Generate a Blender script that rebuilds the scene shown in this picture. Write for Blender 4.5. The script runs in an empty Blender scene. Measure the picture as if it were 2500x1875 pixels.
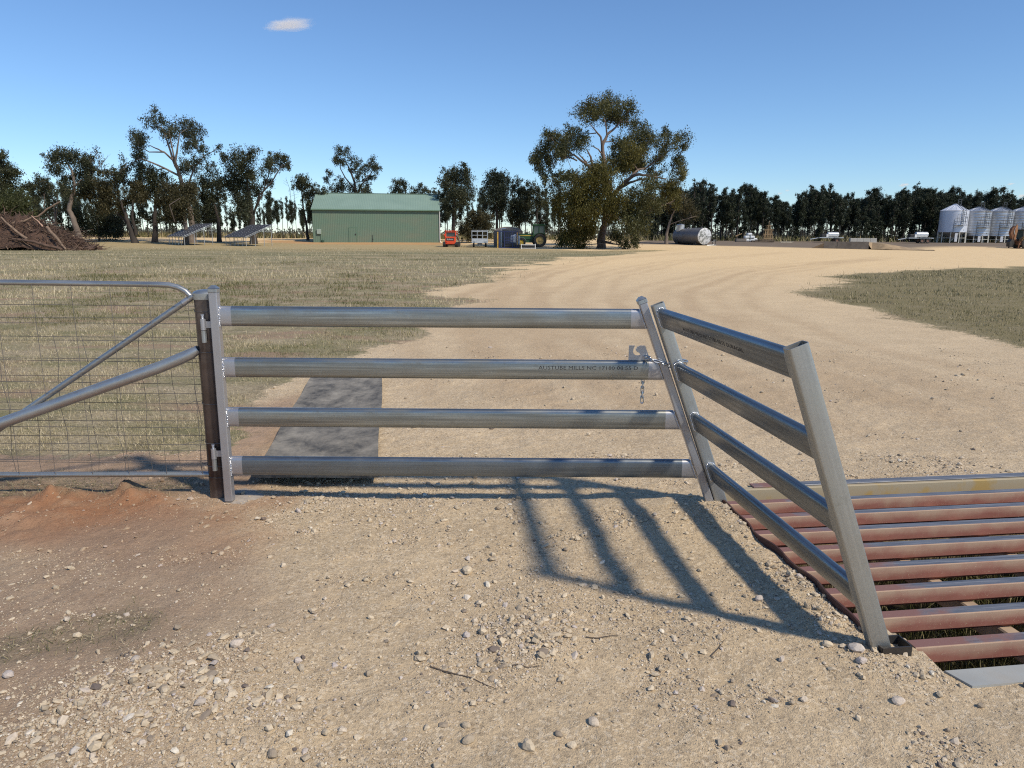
import bpy, math, random
import numpy as np
from mathutils import Vector, Matrix

random.seed(7)
rng = np.random.default_rng(11)
SC = bpy.context.scene
COL = SC.collection
R = math.radians
K = 2500 / 2212.0

# ------------------------------------------------------------------ camera
FPX, CAMH, HZ = 1740.0, 1.43, 578.0
PITCH = math.atan((937.5 - HZ) / FPX)
ROLL = R(0.35)
_F = np.array([0, math.cos(PITCH), -math.sin(PITCH)])
_r = np.array([1.0, 0, 0]); _u = np.cross(_r, _F)
_R = math.cos(ROLL) * _r + math.sin(ROLL) * _u
_U = math.cos(ROLL) * _u - math.sin(ROLL) * _r
_C = np.array([0, 0, CAMH])
cam = bpy.data.cameras.new('camera'); camo = bpy.data.objects.new('camera', cam); COL.objects.link(camo)
cam.sensor_width = 36; cam.lens = 36 * FPX / 2500; cam.clip_start = 0.05; cam.clip_end = 20000
camo.matrix_world = Matrix(((_R[0], _U[0], -_F[0], 0), (_R[1], _U[1], -_F[1], 0), (_R[2], _U[2], -_F[2], CAMH), (0, 0, 0, 1)))
SC.camera = camo

def ray(x, y):
    return _F + _R * (x - 1250) / FPX - _U * (y - 937.5) / FPX
def smooth(a, b, t):
    t = np.clip((t - a) / (b - a), 0, 1); return t * t * (3 - 2 * t)

# ------------------------------------------------------------------ noise
_T = np.random.default_rng(5).random((256, 256))
def vnoise(x, y):
    xi = np.floor(x).astype(np.int64); yi = np.floor(y).astype(np.int64)
    fx = x - xi; fy = y - yi; fx = fx * fx * (3 - 2 * fx); fy = fy * fy * (3 - 2 * fy)
    a = _T[xi & 255, yi & 255]; b = _T[(xi + 1) & 255, yi & 255]; c = _T[xi & 255, (yi + 1) & 255]; d = _T[(xi + 1) & 255, (yi + 1) & 255]
    return (a * (1 - fx) + b * fx) * (1 - fy) + (c * (1 - fx) + d * fx) * fy - 0.5
def fbm(x, y, o=4, s=1.0):
    t = 0; a = 1.0
    for i in range(o):
        t = t + a * vnoise(x * s + 17.3 * i, y * s + 9.1 * i); s *= 2.03; a *= .5
    return t

# ------------------------------------------------------------------ terrain
GA = R(7.5)
GU = np.array([math.cos(GA), math.sin(GA), 0]); GV = np.array([math.sin(GA), -math.cos(GA), 0])
GO = np.array([1.137, 3.69, 0])
PIT = (0.13, 4.4, -0.19, 1.60)
def to_uv(x, y):
    dx = x - GO[0]; dy = y - GO[1]
    return dx * GU[0] + dy * GU[1], dx * GV[0] + dy * GV[1]
def zfar(x, y):
    return 0.95 * smooth(88, 126, y) + .03 * 0
def zmid(x, y):
    return zfar(x, y) + fbm(x, y, 3, .22) * .05 * smooth(4.2, 12, y)
def zt(x, y):
    return float(zmid(np.array([float(x)]), np.array([float(y)]))[0])
def G(px, py):
    d = ray(px, py); lo = -CAMH / d[2] if d[2] < -1e-5 else 1e4
    t = 0.2; prev = t
    while t < 1e4:
        P = _C + d * t
        if P[2] <= zfar(P[0], P[1]): break
        prev = t; t = t * 1.01 + .01
    for i in range(30):
        m = (prev + t) / 2; P = _C + d * m
        if P[2] <= zfar(P[0], P[1]): t = m
        else: prev = m
    P = _C + d * t
    return np.array([P[0], P[1], zt(P[0], P[1])])
def D(px, py, Y):
    d = ray(px, py); return _C + d * (Y / d[1])
def g2(pts): return [tuple(G(x * K, y * K)[:2]) for x, y in pts]

def sdist(x, y, poly):
    """signed distance to polygon, positive inside"""
    inside = np.zeros(x.shape, bool); dm = np.full(x.shape, 1e9)
    n = len(poly)
    for i in range(n):
        x1, y1 = poly[i]; x2, y2 = poly[(i + 1) % n]
        ex, ey = x2 - x1, y2 - y1
        t = np.clip(((x - x1) * ex + (y - y1) * ey) / (ex * ex + ey * ey + 1e-12), 0, 1)
        dm = np.minimum(dm, np.hypot(x - x1 - t * ex, y - y1 - t * ey))
        c = ((y1 > y) != (y2 > y)) & (x < (x2 - x1) * (y - y1) / ((y2 - y1) + 1e-12) + x1)
        inside ^= c
    return np.where(inside, dm, -dm)
def ldist(x, y, line):
    dm = np.full(x.shape, 1e9)
    for (x1, y1), (x2, y2) in zip(line[:-1], line[1:]):
        ex, ey = x2 - x1, y2 - y1
        t = np.clip(((x - x1) * ex + (y - y1) * ey) / (ex * ex + ey * ey + 1e-12), 0, 1)
        dm = np.minimum(dm, np.hypot(x - x1 - t * ex, y - y1 - t * ey))
    return dm

# ------------------------------------------------------------------ materials
def nt(m):
    m.use_nodes = True; t = m.node_tree; t.nodes.clear(); return t
class NB:
    def __init__(s, name):
        s.m = bpy.data.materials.new(name); s.t = nt(s.m); s.l = s.t.links
        s.out = s.t.nodes.new('ShaderNodeOutputMaterial'); s.b = s.t.nodes.new('ShaderNodeBsdfPrincipled')
        s.l.new(s.b.outputs[0], s.out.inputs[0])
    def n(s, ty, **kw):
        nd = s.t.nodes.new('ShaderNode' + ty)
        for k, v in kw.items(): setattr(nd, k, v)
        return nd
    def set(s, sock, v):
        if hasattr(v, 'links') or hasattr(v, 'is_output'): s.l.new(v, sock)
        elif isinstance(v, (tuple, list)) and len(v) == 3 and sock.type == 'RGBA': sock.default_value = (*v, 1)
        else: sock.default_value = v
    def coord(s, kind='Object', stretch=(1, 1, 1)):
        tc = s.n('TexCoord'); mp = s.n('Mapping'); s.l.new(tc.outputs[kind], mp.inputs[0]); mp.inputs['Scale'].default_value = stretch
        return mp.outputs[0]
    def noise(s, co, scale, detail=4, rough=.55, dist=0):
        nd = s.n('TexNoise'); s.l.new(co, nd.inputs['Vector']); nd.inputs['Scale'].default_value = scale
        nd.inputs['Detail'].default_value = detail; nd.inputs['Roughness'].default_value = rough; nd.inputs['Distortion'].default_value = dist
        return nd.outputs[0]
    def vor(s, co, scale, out='Distance', feat='F1'):
        nd = s.n('TexVoronoi'); nd.feature = feat; s.l.new(co, nd.inputs['Vector']); nd.inputs['Scale'].default_value = scale
        return nd.outputs[out]
    def rng(s, v, a, b, c=0., d=1., smoothstep=False):
        nd = s.n('MapRange'); nd.interpolation_type = 'SMOOTHSTEP' if smoothstep else 'LINEAR'
        s.set(nd.inputs[0], v)
        for i, q in enumerate((a, b, c, d)): nd.inputs[i + 1].default_value = q
        return nd.outputs[0]
    def mix(s, f, a, b, mode='MIX'):
        nd = s.n('MixRGB', blend_type=mode); s.set(nd.inputs[0], f); s.set(nd.inputs[1], a); s.set(nd.inputs[2], b); return nd.outputs[0]
    def math(s, op, a, b=0.):
        nd = s.n('Math', operation=op); s.set(nd.inputs[0], a); s.set(nd.inputs[1], b); return nd.outputs[0]
    def attr(s, name, out='Fac'):
        nd = s.n('Attribute'); nd.attribute_name = name; return nd.outputs[out]
    def bump(s, h, strength=.3, dist=.01):
        nd = s.n('Bump'); s.l.new(h, nd.inputs['Height']); nd.inputs['Strength'].default_value = strength; nd.inputs['Distance'].default_value = dist
        s.l.new(nd.outputs[0], s.b.inputs['Normal'])
    def p(s, **kw):
        for k, v in kw.items():
            s.set(s.b.inputs[{'base': 'Base Color', 'rough': 'Roughness', 'metal': 'Metallic', 'spec': 'Specular IOR Level', 'alpha': 'Alpha', 'trans': 'Transmission Weight', 'sub': 'Subsurface Weight'}[k]], v)
        return s
def sc3(c, f): return tuple(min(1, x * f) for x in c)
MATS = {}
def simple(name, base, rough=.6, metal=0., var=.2, scale=4., bump=.0, stretch=(1, 1, 1), dirt=None, dirtamt=.5, spec=.5):
    if name in MATS: return MATS[name]
    b = NB(name); co = b.coord('Object', stretch)
    nz = b.noise(co, scale, 5)
    c = b.mix(b.rng(nz, .3, .7), sc3(base, 1 - var), sc3(base, 1 + var))
    if dirt:
        n2 = b.noise(b.coord('Object'), scale * .45, 6, .65)
        c = b.mix(b.rng(n2, .5, .7, 0, dirtamt), c, dirt)
    r2 = b.rng(nz, .2, .8, max(.05, rough - .1), min(1, rough + .1))
    b.p(base=c, rough=r2, metal=metal, spec=spec)
    if bump: b.bump(b.noise(co, scale * 8, 4), bump, .01)
    MATS[name] = b.m; return b.m

def galv(name, base, rough, metal, streak, stain, axis=0, seed=0):
    b = NB(name)
    st = [90, 90, 90]; st[axis] = 1.5
    co = b.coord('Object', tuple(st)); cf = b.coord('Object')
    s1 = b.noise(co, 1.0, 5, .6); sp = b.vor(cf, 140, 'Color'); bl = b.noise(cf, 3.5 + seed, 5, .6); bl2 = b.noise(cf, 14., 5, .7)
    c = b.mix(b.rng(s1, .3, .7), sc3(base, 1 - streak), sc3(base, 1 + streak))
    sep = b.n('SeparateColor'); b.l.new(sp, sep.inputs[0])
    c = b.mix(b.rng(sep.outputs[0], 0, 1, 0, .18), c, sc3(base, .6))
    c = b.mix(b.rng(bl, .48, .72, 0, .6), c, stain)
    c = b.mix(b.rng(bl2, .62, .75, 0, .35), c, sc3(stain, .5))
    b.p(base=c, rough=b.rng(bl, .3, .7, rough - .08, rough + .12), metal=metal)
    b.bump(s1, .05, .002)
    return b.m

M = {}
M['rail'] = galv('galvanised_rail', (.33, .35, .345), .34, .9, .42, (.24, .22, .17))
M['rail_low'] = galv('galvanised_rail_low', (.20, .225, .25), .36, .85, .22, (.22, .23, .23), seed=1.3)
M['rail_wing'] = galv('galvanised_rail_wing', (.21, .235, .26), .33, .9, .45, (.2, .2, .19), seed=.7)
M['post_galv'] = galv('galvanised_post', (.40, .41, .40), .42, .8, .12, (.36, .36, .31), axis=2)
M['pipe_galv'] = galv('galvanised_pipe', (.42, .44, .45), .42, .8, .06, (.5, .52, .5), seed=2.)
M['silver'] = simple('silver_paint', (.43, .43, .45), .40, .75, .05, 8)
M['silver_bright'] = simple('weld_bead', (.75, .76, .78), .22, .95, .1, 60, bump=.4)
M['dark_pipe'] = simple('dark_bitumen_paint', (.085, .066, .06), .24, .55, .5, 5, dirt=(.26, .25, .25), dirtamt=.6)
M['cap'] = simple('pressed_metal_cap', (.40, .42, .42), .4, .85, .12, 20)
M['chain'] = simple('zinc_chain', (.5, .52, .54), .3, .95, .15, 60)
M['wire'] = simple('fence_wire', (.17, .155, .14), .55, .6, .25, 30)
M['rubber'] = None
M['black'] = simple('black_rubber', (.02, .02, .02), .7, 0, .3, 6, dirt=(.1, .085, .065), dirtamt=.5)
M['darksteel'] = simple('dark_steel', (.05, .05, .05), .55, .5, .3, 5, dirt=(.12, .08, .05))
M['galvfar'] = simple('galvanised_far', (.55, .57, .58), .45, .6, .12, 3)
M['white'] = simple('white_paint', (.74, .74, .72), .5, 0, .06, 3, dirt=(.5, .46, .38), dirtamt=.3)
M['ink'] = simple('black_ink', (.02, .02, .022), .6, 0, .2, 90)

# ------------------------------------------------------------------ mesh builder
class MB:
    def __init__(s): s.v = []; s.f = []; s.mi = []
    def add(s, vs, fs, mi=0):
        o = len(s.v); s.v += [tuple(map(float, q)) for q in vs]; s.f += [tuple(i + o for i in f) for f in fs]; s.mi += [mi] * len(fs); return s
    def box(s, c, d, rot=None, mi=0, bev=0.):
        hx, hy, hz = d[0] / 2, d[1] / 2, d[2] / 2
        if bev > 0:
            e = min(bev, hx * .49, hy * .49, hz * .49)
            vs = []; idx = {}
            for sx in (-1, 1):
                for sy in (-1, 1):
                    for sz in (-1, 1):
                        for ax in range(3):
                            q = [sx * (hx - e), sy * (hy - e), sz * (hz - e)]; q[ax] = (sx * hx, sy * hy, sz * hz)[ax]
                            idx[(sx, sy, sz, ax)] = len(vs); vs.append(q)
            fs = []
            for ax in range(3):
                a, b = [q for q in range(3) if q != ax]
                for sg in (-1, 1):
                    loop = []
                    for (p, q) in ((-1, -1), (1, -1), (1, 1), (-1, 1)):
                        k = [0, 0, 0]; k[ax] = sg; k[a] = p; k[b] = q; loop.append(idx[(*k, ax)])
                    fs.append(loop)
            for ax in range(3):
                a, b = [q for q in range(3) if q != ax]
                for p in (-1, 1):
                    for q in (-1, 1):
                        l = []
                        for (t, w) in ((-1, a), (-1, b), (1, b), (1, a)):
                            k = [0, 0, 0]; k[ax] = t; k[a] = p; k[b] = q; l.append(idx[(*k, w)])
                        fs.append(l)
            for sx in (-1, 1):
                for sy in (-1, 1):
                    for sz in (-1, 1): fs.append([idx[(sx, sy, sz, ax)] for ax in range(3)])
        else:
            vs = [(x, y, z) for x in (-hx, hx) for y in (-hy, hy) for z in (-hz, hz)]
            fs = [(0, 1, 3, 2), (4, 6, 7, 5), (0, 4, 5, 1), (2, 3, 7, 6), (0, 2, 6, 4), (1, 5, 7, 3)]
        out = []
        for q in vs:
            q = Vector(q)
            if rot is not None: q = rot @ q
            out.append((q[0] + c[0], q[1] + c[1], q[2] + c[2]))
        return s.add(out, fs, mi)
    def bar(s, a, b, w, h, mi=0, bev=0., up=(0, 0, 1)):
        a, b = Vector(a), Vector(b); x = (b - a); L = x.length; x.normalize()
        up = Vector(up)
        if abs(x.dot(up)) > .98: up = Vector((0, 1, 0))
        y = up.cross(x).normalized(); z = x.cross(y)
        m = Matrix((x, y, z)).transposed()
        return s.box((a + b) / 2, (L, w, h), m, mi, bev)
    def tube(s, pts, rad, n=8, mi=0, cap=True):
        pts = [Vector(p) for p in pts]
        if not hasattr(rad, '__len__'): rad = [rad] * len(pts)
        d0 = (pts[1] - pts[0]).normalized()
        up = Vector((0, 0, 1)) if abs(d0.z) < .9 else Vector((1, 0, 0))
        nx = d0.cross(up).normalized()
        vs = []; fs = []
        for i, p in enumerate(pts):
            d = (pts[min(i + 1, len(pts) - 1)] - pts[max(i - 1, 0)]).normalized()
            nx = (nx - d * nx.dot(d))
            nx = nx.normalized() if nx.length > 1e-6 else d.orthogonal().normalized()
            ny = d.cross(nx)
            for k in range(n):
                a = 2 * math.pi * k / n; q = p + (nx * math.cos(a) + ny * math.sin(a)) * rad[i]; vs.append(q)
        for i in range(len(pts) - 1):
            for k in range(n):
                fs.append((i * n + k, i * n + (k + 1) % n, (i + 1) * n + (k + 1) % n, (i + 1) * n + k))
        if cap:
            fs.append(tuple(range(n - 1, -1, -1))); fs.append(tuple((len(pts) - 1) * n + k for k in range(n)))
        return s.add(vs, fs, mi)
    def lathe(s, prof, n=24, mi=0, c=(0, 0, 0), axis='z'):
        vs = []; fs = []
        for (r, z) in prof:
            for k in range(n):
                a = 2 * math.pi * k / n; q = (r * math.cos(a), r * math.sin(a), z)
                if axis == 'y': q = (q[0], q[2], q[1])
                if axis == 'x': q = (q[2], q[0], q[1])
                vs.append((q[0] + c[0], q[1] + c[1], q[2] + c[2]))
        for i in range(len(prof) - 1):
            for k in range(n): fs.append((i * n + k, i * n + (k + 1) % n, (i + 1) * n + (k + 1) % n, (i + 1) * n + k))
        return s.add(vs, fs, mi)
    def prism(s, outline, a, b, mi=0, mi_cap=None, cap=True):
        """outline: list of (p,q); a,b: functions or tuples origin,x axis,y axis"""
        n = len(outline); vs = []
        for (o, ex, ey) in (a, b):
            for p, q in outline: vs.append(Vector(o) + Vector(ex) * p + Vector(ey) * q)
        fs = [(i, (i + 1) % n, n + (i + 1) % n, n + i) for i in range(n)]
        s.add(vs, fs, mi)
        if cap:
            s.add(vs, [tuple(range(n - 1, -1, -1)), tuple(range(n, 2 * n))], mi if mi_cap is None else mi_cap)
        return s
    def build(s, name, mats, parent=None, smooth_=False, angle=None):
        me = bpy.data.meshes.new(name)
        me.from_pydata(s.v, [], s.f); me.validate()
        if not isinstance(mats, (list, tuple)): mats = [mats]
        for m in mats: me.materials.append(m)
        if len(mats) > 1 and len(me.polygons) == len(s.mi): me.polygons.foreach_set('material_index', s.mi)
        if smooth_:
            me.polygons.foreach_set('use_smooth', [True] * len(me.polygons))
            try: me.set_sharp_from_angle(angle=angle or R(40))
            except Exception: pass
        me.update()
        o = bpy.data.objects.new(name, me); COL.objects.link(o)
        if parent is not None: o.parent = parent
        return o
def npmesh(name, V, Fq, mat, parent=None, attrs=None, smooth_=False):
    """V (n,3), Fq (m,k) uniform faces"""
    me = bpy.data.meshes.new(name); V = np.asarray(V, np.float32); Fq = np.asarray(Fq, np.int32)
    me.vertices.add(len(V)); me.vertices.foreach_set('co', V.ravel())
    k = Fq.shape[1]; me.loops.add(Fq.size); me.loops.foreach_set('vertex_index', Fq.ravel())
    me.polygons.add(len(Fq)); me.polygons.foreach_set('loop_start', np.arange(0, Fq.size, k, dtype=np.int32))
    try: me.polygons.foreach_set('loop_total', np.full(len(Fq), k, np.int32))
    except Exception: pass
    me.polygons.foreach_set('use_smooth', np.full(len(Fq), bool(smooth_)))
    for nm, (dom, arr) in (attrs or {}).items():
        a = me.attributes.new(nm, 'FLOAT', dom); a.data.foreach_set('value', np.asarray(arr, np.float32))
    me.materials.append(mat); me.update(calc_edges=True)
    o = bpy.data.objects.new(name, me); COL.objects.link(o)
    if parent is not None: o.parent = parent
    return o
def tag(o, label=None, cat=None, group=None, kind=None):
    if label: o['label'] = label
    if cat: o['category'] = cat
    if group: o['group'] = group
    if kind: o['kind'] = kind
    return o
def thing(name, label, cat, loc=(0, 0, 0), rz=0., group=None):
    o = bpy.data.objects.new(name, None); COL.objects.link(o); o.location = tuple(float(q) for q in loc); o.rotation_euler = (0, 0, rz)
    o.empty_display_size = .1
    return tag(o, label, cat, group)
def copy_tree(o, parent=None):
    c = o.copy(); COL.objects.link(c)
    if parent is not None: c.parent = parent
    for ch in list(o.children): copy_tree(ch, c)
    return c
def text_mesh(name, body, mat, parent, width, height, mtx, extrude=.0004):
    cu = bpy.data.curves.new('lettering', 'FONT'); cu.body = body; cu.extrude = 0; cu.resolution_u = 2
    t = bpy.data.objects.new('lettering', cu); COL.objects.link(t)
    dg = bpy.context.evaluated_depsgraph_get(); dg.update()
    me = bpy.data.meshes.new_from_object(t.evaluated_get(dg)); bpy.data.objects.remove(t)
    n = len(me.vertices); co = np.zeros(n * 3, np.float32); me.vertices.foreach_get('co', co); co = co.reshape(-1, 3)
    mn = co.min(0); mx = co.max(0); co = (co - mn) / np.maximum(mx - mn, 1e-6); co[:, 0] *= width; co[:, 1] *= height; co[:, 2] = 0
    out = np.array([(mtx @ Vector(q.tolist()))[:] for q in co], np.float32)
    me.vertices.foreach_set('co', out.ravel()); me.materials.clear(); me.materials.append(mat); me.update()
    o = bpy.data.objects.new(name, me); COL.objects.link(o); o.parent = parent
    return o
# ------------------------------------------------------------------ ground
GRASS_L = g2([(-900, 975), (0, 972), (240, 975), (420, 968), (505, 900), (640, 850), (700, 815), (760, 790), (885, 715), (925, 672), (955, 635), (1010, 608), (1060, 590), (1130, 574), (1250, 556), (1400, 546), (1430, 540), (1330, 541), (1250, 542)]) \
    + g2([(1180, 538), (1100, 533), (1010, 529), (940, 527), (600, 524), (300, 521), (0, 520), (-700, 512)])
GRASS_R = g2([(1752, 632), (1768, 618), (1800, 602), (1860, 590), (1950, 583), (2212, 577), (2700, 570), (3300, 700), (2600, 775), (2212, 752), (2120, 728), (2000, 706), (1900, 680), (1820, 657), (1770, 645)])
RED = g2([(-500, 1068), (0, 1062), (200, 1052), (400, 1050), (470, 1062), (590, 1085), (560, 1130), (380, 1180), (150, 1205), (-100, 1235), (-600, 1300)])
STRAW_STRIP = g2([(-800, 1036), (0, 1032), (300, 1030), (450, 1035), (440, 1068), (300, 1078), (120, 1075), (0, 1085), (-800, 1130)])
BARE = g2([(-900, 965), (0, 965), (430, 958), (560, 880), (650, 850), (640, 1000), (520, 1040), (0, 1040), (-900, 1048)])
DRYPATCH = g2([(170, 1330), (300, 1300), (440, 1310), (420, 1360), (250, 1400), (0, 1440), (-200, 1460), (-200, 1400), (0, 1360)])
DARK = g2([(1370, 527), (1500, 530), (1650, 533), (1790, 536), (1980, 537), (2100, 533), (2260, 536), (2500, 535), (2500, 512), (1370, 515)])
BROWN = g2([(-700, 1190), (150, 1180), (420, 1180), (620, 1190), (600, 1260), (430, 1340), (330, 1420), (190, 1490), (110, 1560), (60, 1659), (-700, 1800)])
ORANGE = g2([(560, 519), (680, 521), (950, 523), (1010, 527), (940, 530), (640, 527), (560, 524)])
def masks(x, y):
    nl = fbm(x, y, 4, .55) * np.clip(y * .12, .25, 4); ns = fbm(x + 40, y, 4, 3.1) * .18
    m = {}
    w = np.clip(.045 * y, .12, 2.5)
    dl = sdist(x, y, GRASS_L) + nl * .9 + ns; dr = sdist(x, y, GRASS_R) + nl * .5 + ns
    m['grass'] = smooth(-w, w, np.maximum(dl, dr))
    m['brown'] = smooth(-.45, .45, sdist(x, y, BROWN) + fbm(x, y, 4, 1.2) * .6)
    m['isl'] = smooth(-w, w, dr)
    m['red'] = smooth(-.28, .3, sdist(x, y, RED) + fbm(x, y, 4, 1.7) * .5)
    m['straw'] = smooth(-.06, .12, np.maximum(sdist(x, y, STRAW_STRIP), sdist(x, y, DRYPATCH) - .05) + fbm(x, y, 4, 4.) * .22)
    m['bare'] = smooth(-.2, .3, sdist(x, y, BARE) + fbm(x, y, 3, 1.3) * .5)
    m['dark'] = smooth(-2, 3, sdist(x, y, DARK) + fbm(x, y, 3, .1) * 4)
    m['orange'] = smooth(-1.5, 2, sdist(x, y, ORANGE) + fbm(x, y, 3, .2) * 2)
    uu, vv = to_uv(x, y)
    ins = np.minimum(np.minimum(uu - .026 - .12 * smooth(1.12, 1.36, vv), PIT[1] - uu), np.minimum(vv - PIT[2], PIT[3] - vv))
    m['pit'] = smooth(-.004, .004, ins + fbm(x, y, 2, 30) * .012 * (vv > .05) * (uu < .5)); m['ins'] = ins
    return m
LUMPS = [(*G(130 * K, 1078 * K)[:2], .13, .06), (*G(278 * K, 1072 * K)[:2], .11, .07), (*G(60 * K, 1120 * K)[:2], .25, .03), (*G(330 * K, 1085 * K)[:2], .12, .03)]
CLUST = []      # loose stone heaps: x, y, radius, weight
for (px, py, r, w) in [(1140, 1390, .16, 5), (1130, 1365, .10, 3), (1180, 1290, .22, 3.5), (1090, 1300, .14, 2), (1210, 1410, .08, 3), (680, 1470, .12, 3), (560, 1410, .14, 5),
                       (520, 1405, .08, 4), (640, 1580, .09, 6), (250, 1560, .22, 5), (180, 1510, .2, 4), (330, 1480, .2, 5), (420, 1455, .18, 4), (300, 1620, .25, 4), (120, 1600, .2, 4),
                       (420, 1530, .2, 3.5), (560, 1500, .18, 2.5), (480, 1600, .2, 2.5), (960, 1470, .16, 2.2), (1010, 1500, .1, 2), (1130, 1460, .08, 3), (1800, 1360, .15, 3), (1720, 1250, .16, 3), (1640, 1150, .14, 3), (1900, 1440, .1, 4), (1560, 1110, .16, 3.5),
                       (1700, 1290, .3, 1.5), (700, 1080, .2, 1.2), (900, 1075, .3, 1.4), (2000, 1460, .1, 3), (760, 1040, .1, 1.5), (820, 1330, .12, 1.5), (600, 1350, .12, 1.2), (430, 1290, .1, 1.2)]:
    q = G(px * K, py * K); CLUST.append((q[0], q[1], r, w))
TRACKS = [g2([(1500, 545), (1300, 560), (1150, 590), (1085, 640), (1110, 700), (1240, 790), (1480, 900), (1900, 1100)]),
          g2([(1700, 545), (1450, 566), (1290, 600), (1240, 650), (1330, 720), (1560, 800), (1900, 930), (2400, 1100)]),
          g2([(1900, 556), (1640, 590), (1540, 640), (1600, 690), (1800, 760), (2050, 830), (2500, 940)]),
          g2([(1900, 560), (1600, 580), (1430, 625), (1420, 660), (1500, 720), (1720, 800), (2000, 900), (2500, 1060)]),
          g2([(1180, 585), (1100, 610), (1035, 680), (1050, 760), (1130, 860), (1200, 1000)])]
def zground(x, y, m=None):
    m = m or masks(x, y)
    z = zmid(x, y)
    nr = 1 - smooth(6, 14, y)
    z = z + fbm(x, y, 3, 1.1) * .022 * nr
    fine = fbm(x + 3, y - 8, 4, 7.) * .012 + fbm(x, y, 3, 30.) * .006
    z = z + fine * nr * (1 - .4 * m['grass'])
    for (lx, ly, r, h) in LUMPS:
        q = ((x - lx) ** 2 + (y - ly) ** 2) / r ** 2
        z = z + h * np.exp(-q * 1.6) * (1 + 1.3 * fbm(x, y, 4, 13.))
    for (lx, ly, r, w) in CLUST:
        q = ((x - lx) ** 2 + (y - ly) ** 2) / r ** 2
        z = z + .0022 * w * np.exp(-q)
    uu, vv = to_uv(x, y)
    z = z + .016 * np.exp(-((uu + .09) / .13) ** 2) * smooth(-.5, .3, vv) * (1 - smooth(1.3, 1.7, vv)) * (1 + fbm(x, y, 2, 6.))
    flat = smooth(0, .12, -np.hypot(np.maximum(0, -(m['ins'])), 0) + .10)
    side = smooth(-.03, .05, uu)
    z = z * (1 - flat * side)
    z = z - m['pit'] * (.58 + .06 * fbm(x, y, 3, 4.))
    return z
def axis_vals(c0, c1, step, g, lim0, lim1, cap):
    a = list(np.arange(c0, c1, step)); s = step; x = a[-1]; up = []
    while x < lim1:
        s = min(s * (1 + g), max(cap * abs(x - (c0 + c1) / 2), step)) if abs(x) < 200 else s * 1.25
        x += s; up.append(x)
    s = step; x = c0; dn = []
    while x > lim0:
        s = min(s * (1 + g), max(cap * abs(x - (c0 + c1) / 2), step)) if abs(x) < 200 else s * 1.25
        x -= s; dn.append(x)
    return np.array(dn[::-1] + a + up)
gx = axis_vals(-3.4, 3.6, .017, .02, -6000, 6000, .02)
gy = axis_vals(1.35, 4.7, .017, .02, -60, 9000, .010)
XX, YY = np.meshgrid(gx, gy); xs = XX.ravel(); ys = YY.ravel()
mk = masks(xs, ys); zs = zground(xs, ys, mk)
nx_, ny_ = len(gx), len(gy)
ii = (np.arange(ny_ - 1)[:, None] * nx_ + np.arange(nx_ - 1)[None, :]).ravel()
Fq = np.stack([ii, ii + 1, ii + nx_ + 1, ii + nx_], 1)
trk = np.zeros(xs.shape)
for tl in TRACKS:
    d = ldist(xs, ys, tl) + fbm(xs, ys, 2, .4) * .4
    for off, wd in ((.0, .28), (.75, .22)):
        trk += np.exp(-((d - off) / wd) ** 2)
trk *= smooth(4, 7, ys) * .8
gn = 0.5 + fbm(xs + 7, ys + 3, 4, .35)

gb = NB('ground_dirt'); co = gb.coord('Object')
n1 = gb.noise(co, 1.3, 6, .6); n2 = gb.noise(co, 9, 6, .65); n3 = gb.noise(co, 55, 5, .7); n4 = gb.noise(co, 190, 3, .7)
nstretch = gb.noise(gb.coord('Object', (.35, 1.6, 1)), 2.4, 5, .6)
grav = gb.mix(gb.rng(n1, .3, .7), (0.511, 0.391, 0.248), (0.667, 0.518, 0.334))
grav = gb.mix(gb.rng(n2, .45, .75, 0, .55), grav, (0.412, 0.320, 0.213))
grav = gb.mix(gb.rng(n3, .5, .72, 0, .6), grav, (0.327, 0.248, 0.163))
grav = gb.mix(gb.rng(n3, .26, .42, .45, 0), grav, (0.795, 0.639, 0.440))
spk = gb.vor(co, 95, 'Color'); sp1 = gb.n('SeparateColor'); gb.l.new(spk, sp1.inputs[0])
grav = gb.mix(gb.math('MULTIPLY', gb.rng(sp1.outputs[0], .78, .8), .55), grav, (0.738, 0.611, 0.440))
grav = gb.mix(gb.math('MULTIPLY', gb.rng(sp1.outputs[1], .88, .9), .35), grav, (0.185, 0.135, 0.092))
sep = gb.n('SeparateXYZ'); tcc = gb.n('TexCoord'); gb.l.new(tcc.outputs['Object'], sep.inputs[0])
ydist = gb.rng(sep.outputs[1], 6, 40)
grav = gb.mix(ydist, grav, gb.mix(gb.rng(nstretch, .3, .7), (0.611, 0.447, 0.248), (0.767, 0.575, 0.334)))
grav = gb.mix(gb.math('MULTIPLY', gb.attr('trk'), .30), grav, (0.369, 0.248, 0.142))
redc = gb.mix(gb.rng(n2, .3, .7), (0.288, 0.122, 0.056), (0.388, 0.206, 0.112)); redc = gb.mix(gb.rng(n3, .5, .7, 0, .5), redc, (0.188, 0.094, 0.050))
col = gb.mix(gb.math('MULTIPLY', gb.attr('red'), gb.rng(n2, .2, .55, .55, 1)), grav, redc)
brc = gb.mix(gb.rng(n2, .3, .7), (0.348, 0.244, 0.169), (0.441, 0.336, 0.237)); brc = gb.mix(gb.rng(n3, .5, .7, 0, .55), brc, (0.197, 0.140, 0.094))
col = gb.mix(gb.math('MULTIPLY', gb.attr('brown'), .62), col, brc)
barec = gb.mix(gb.rng(n2, .35, .65), (0.450, 0.306, 0.206), (0.338, 0.231, 0.150)); brc = gb.mix(gb.rng(n2, .3, .7), (.30, .20, .135), (.38, .275, .19)); brc = gb.mix(gb.rng(n3, .5, .7, 0, .55), brc, (.17, .115, .075))
col = gb.mix(gb.math('MULTIPLY', gb.attr('brown'), .62), col, brc)
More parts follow.
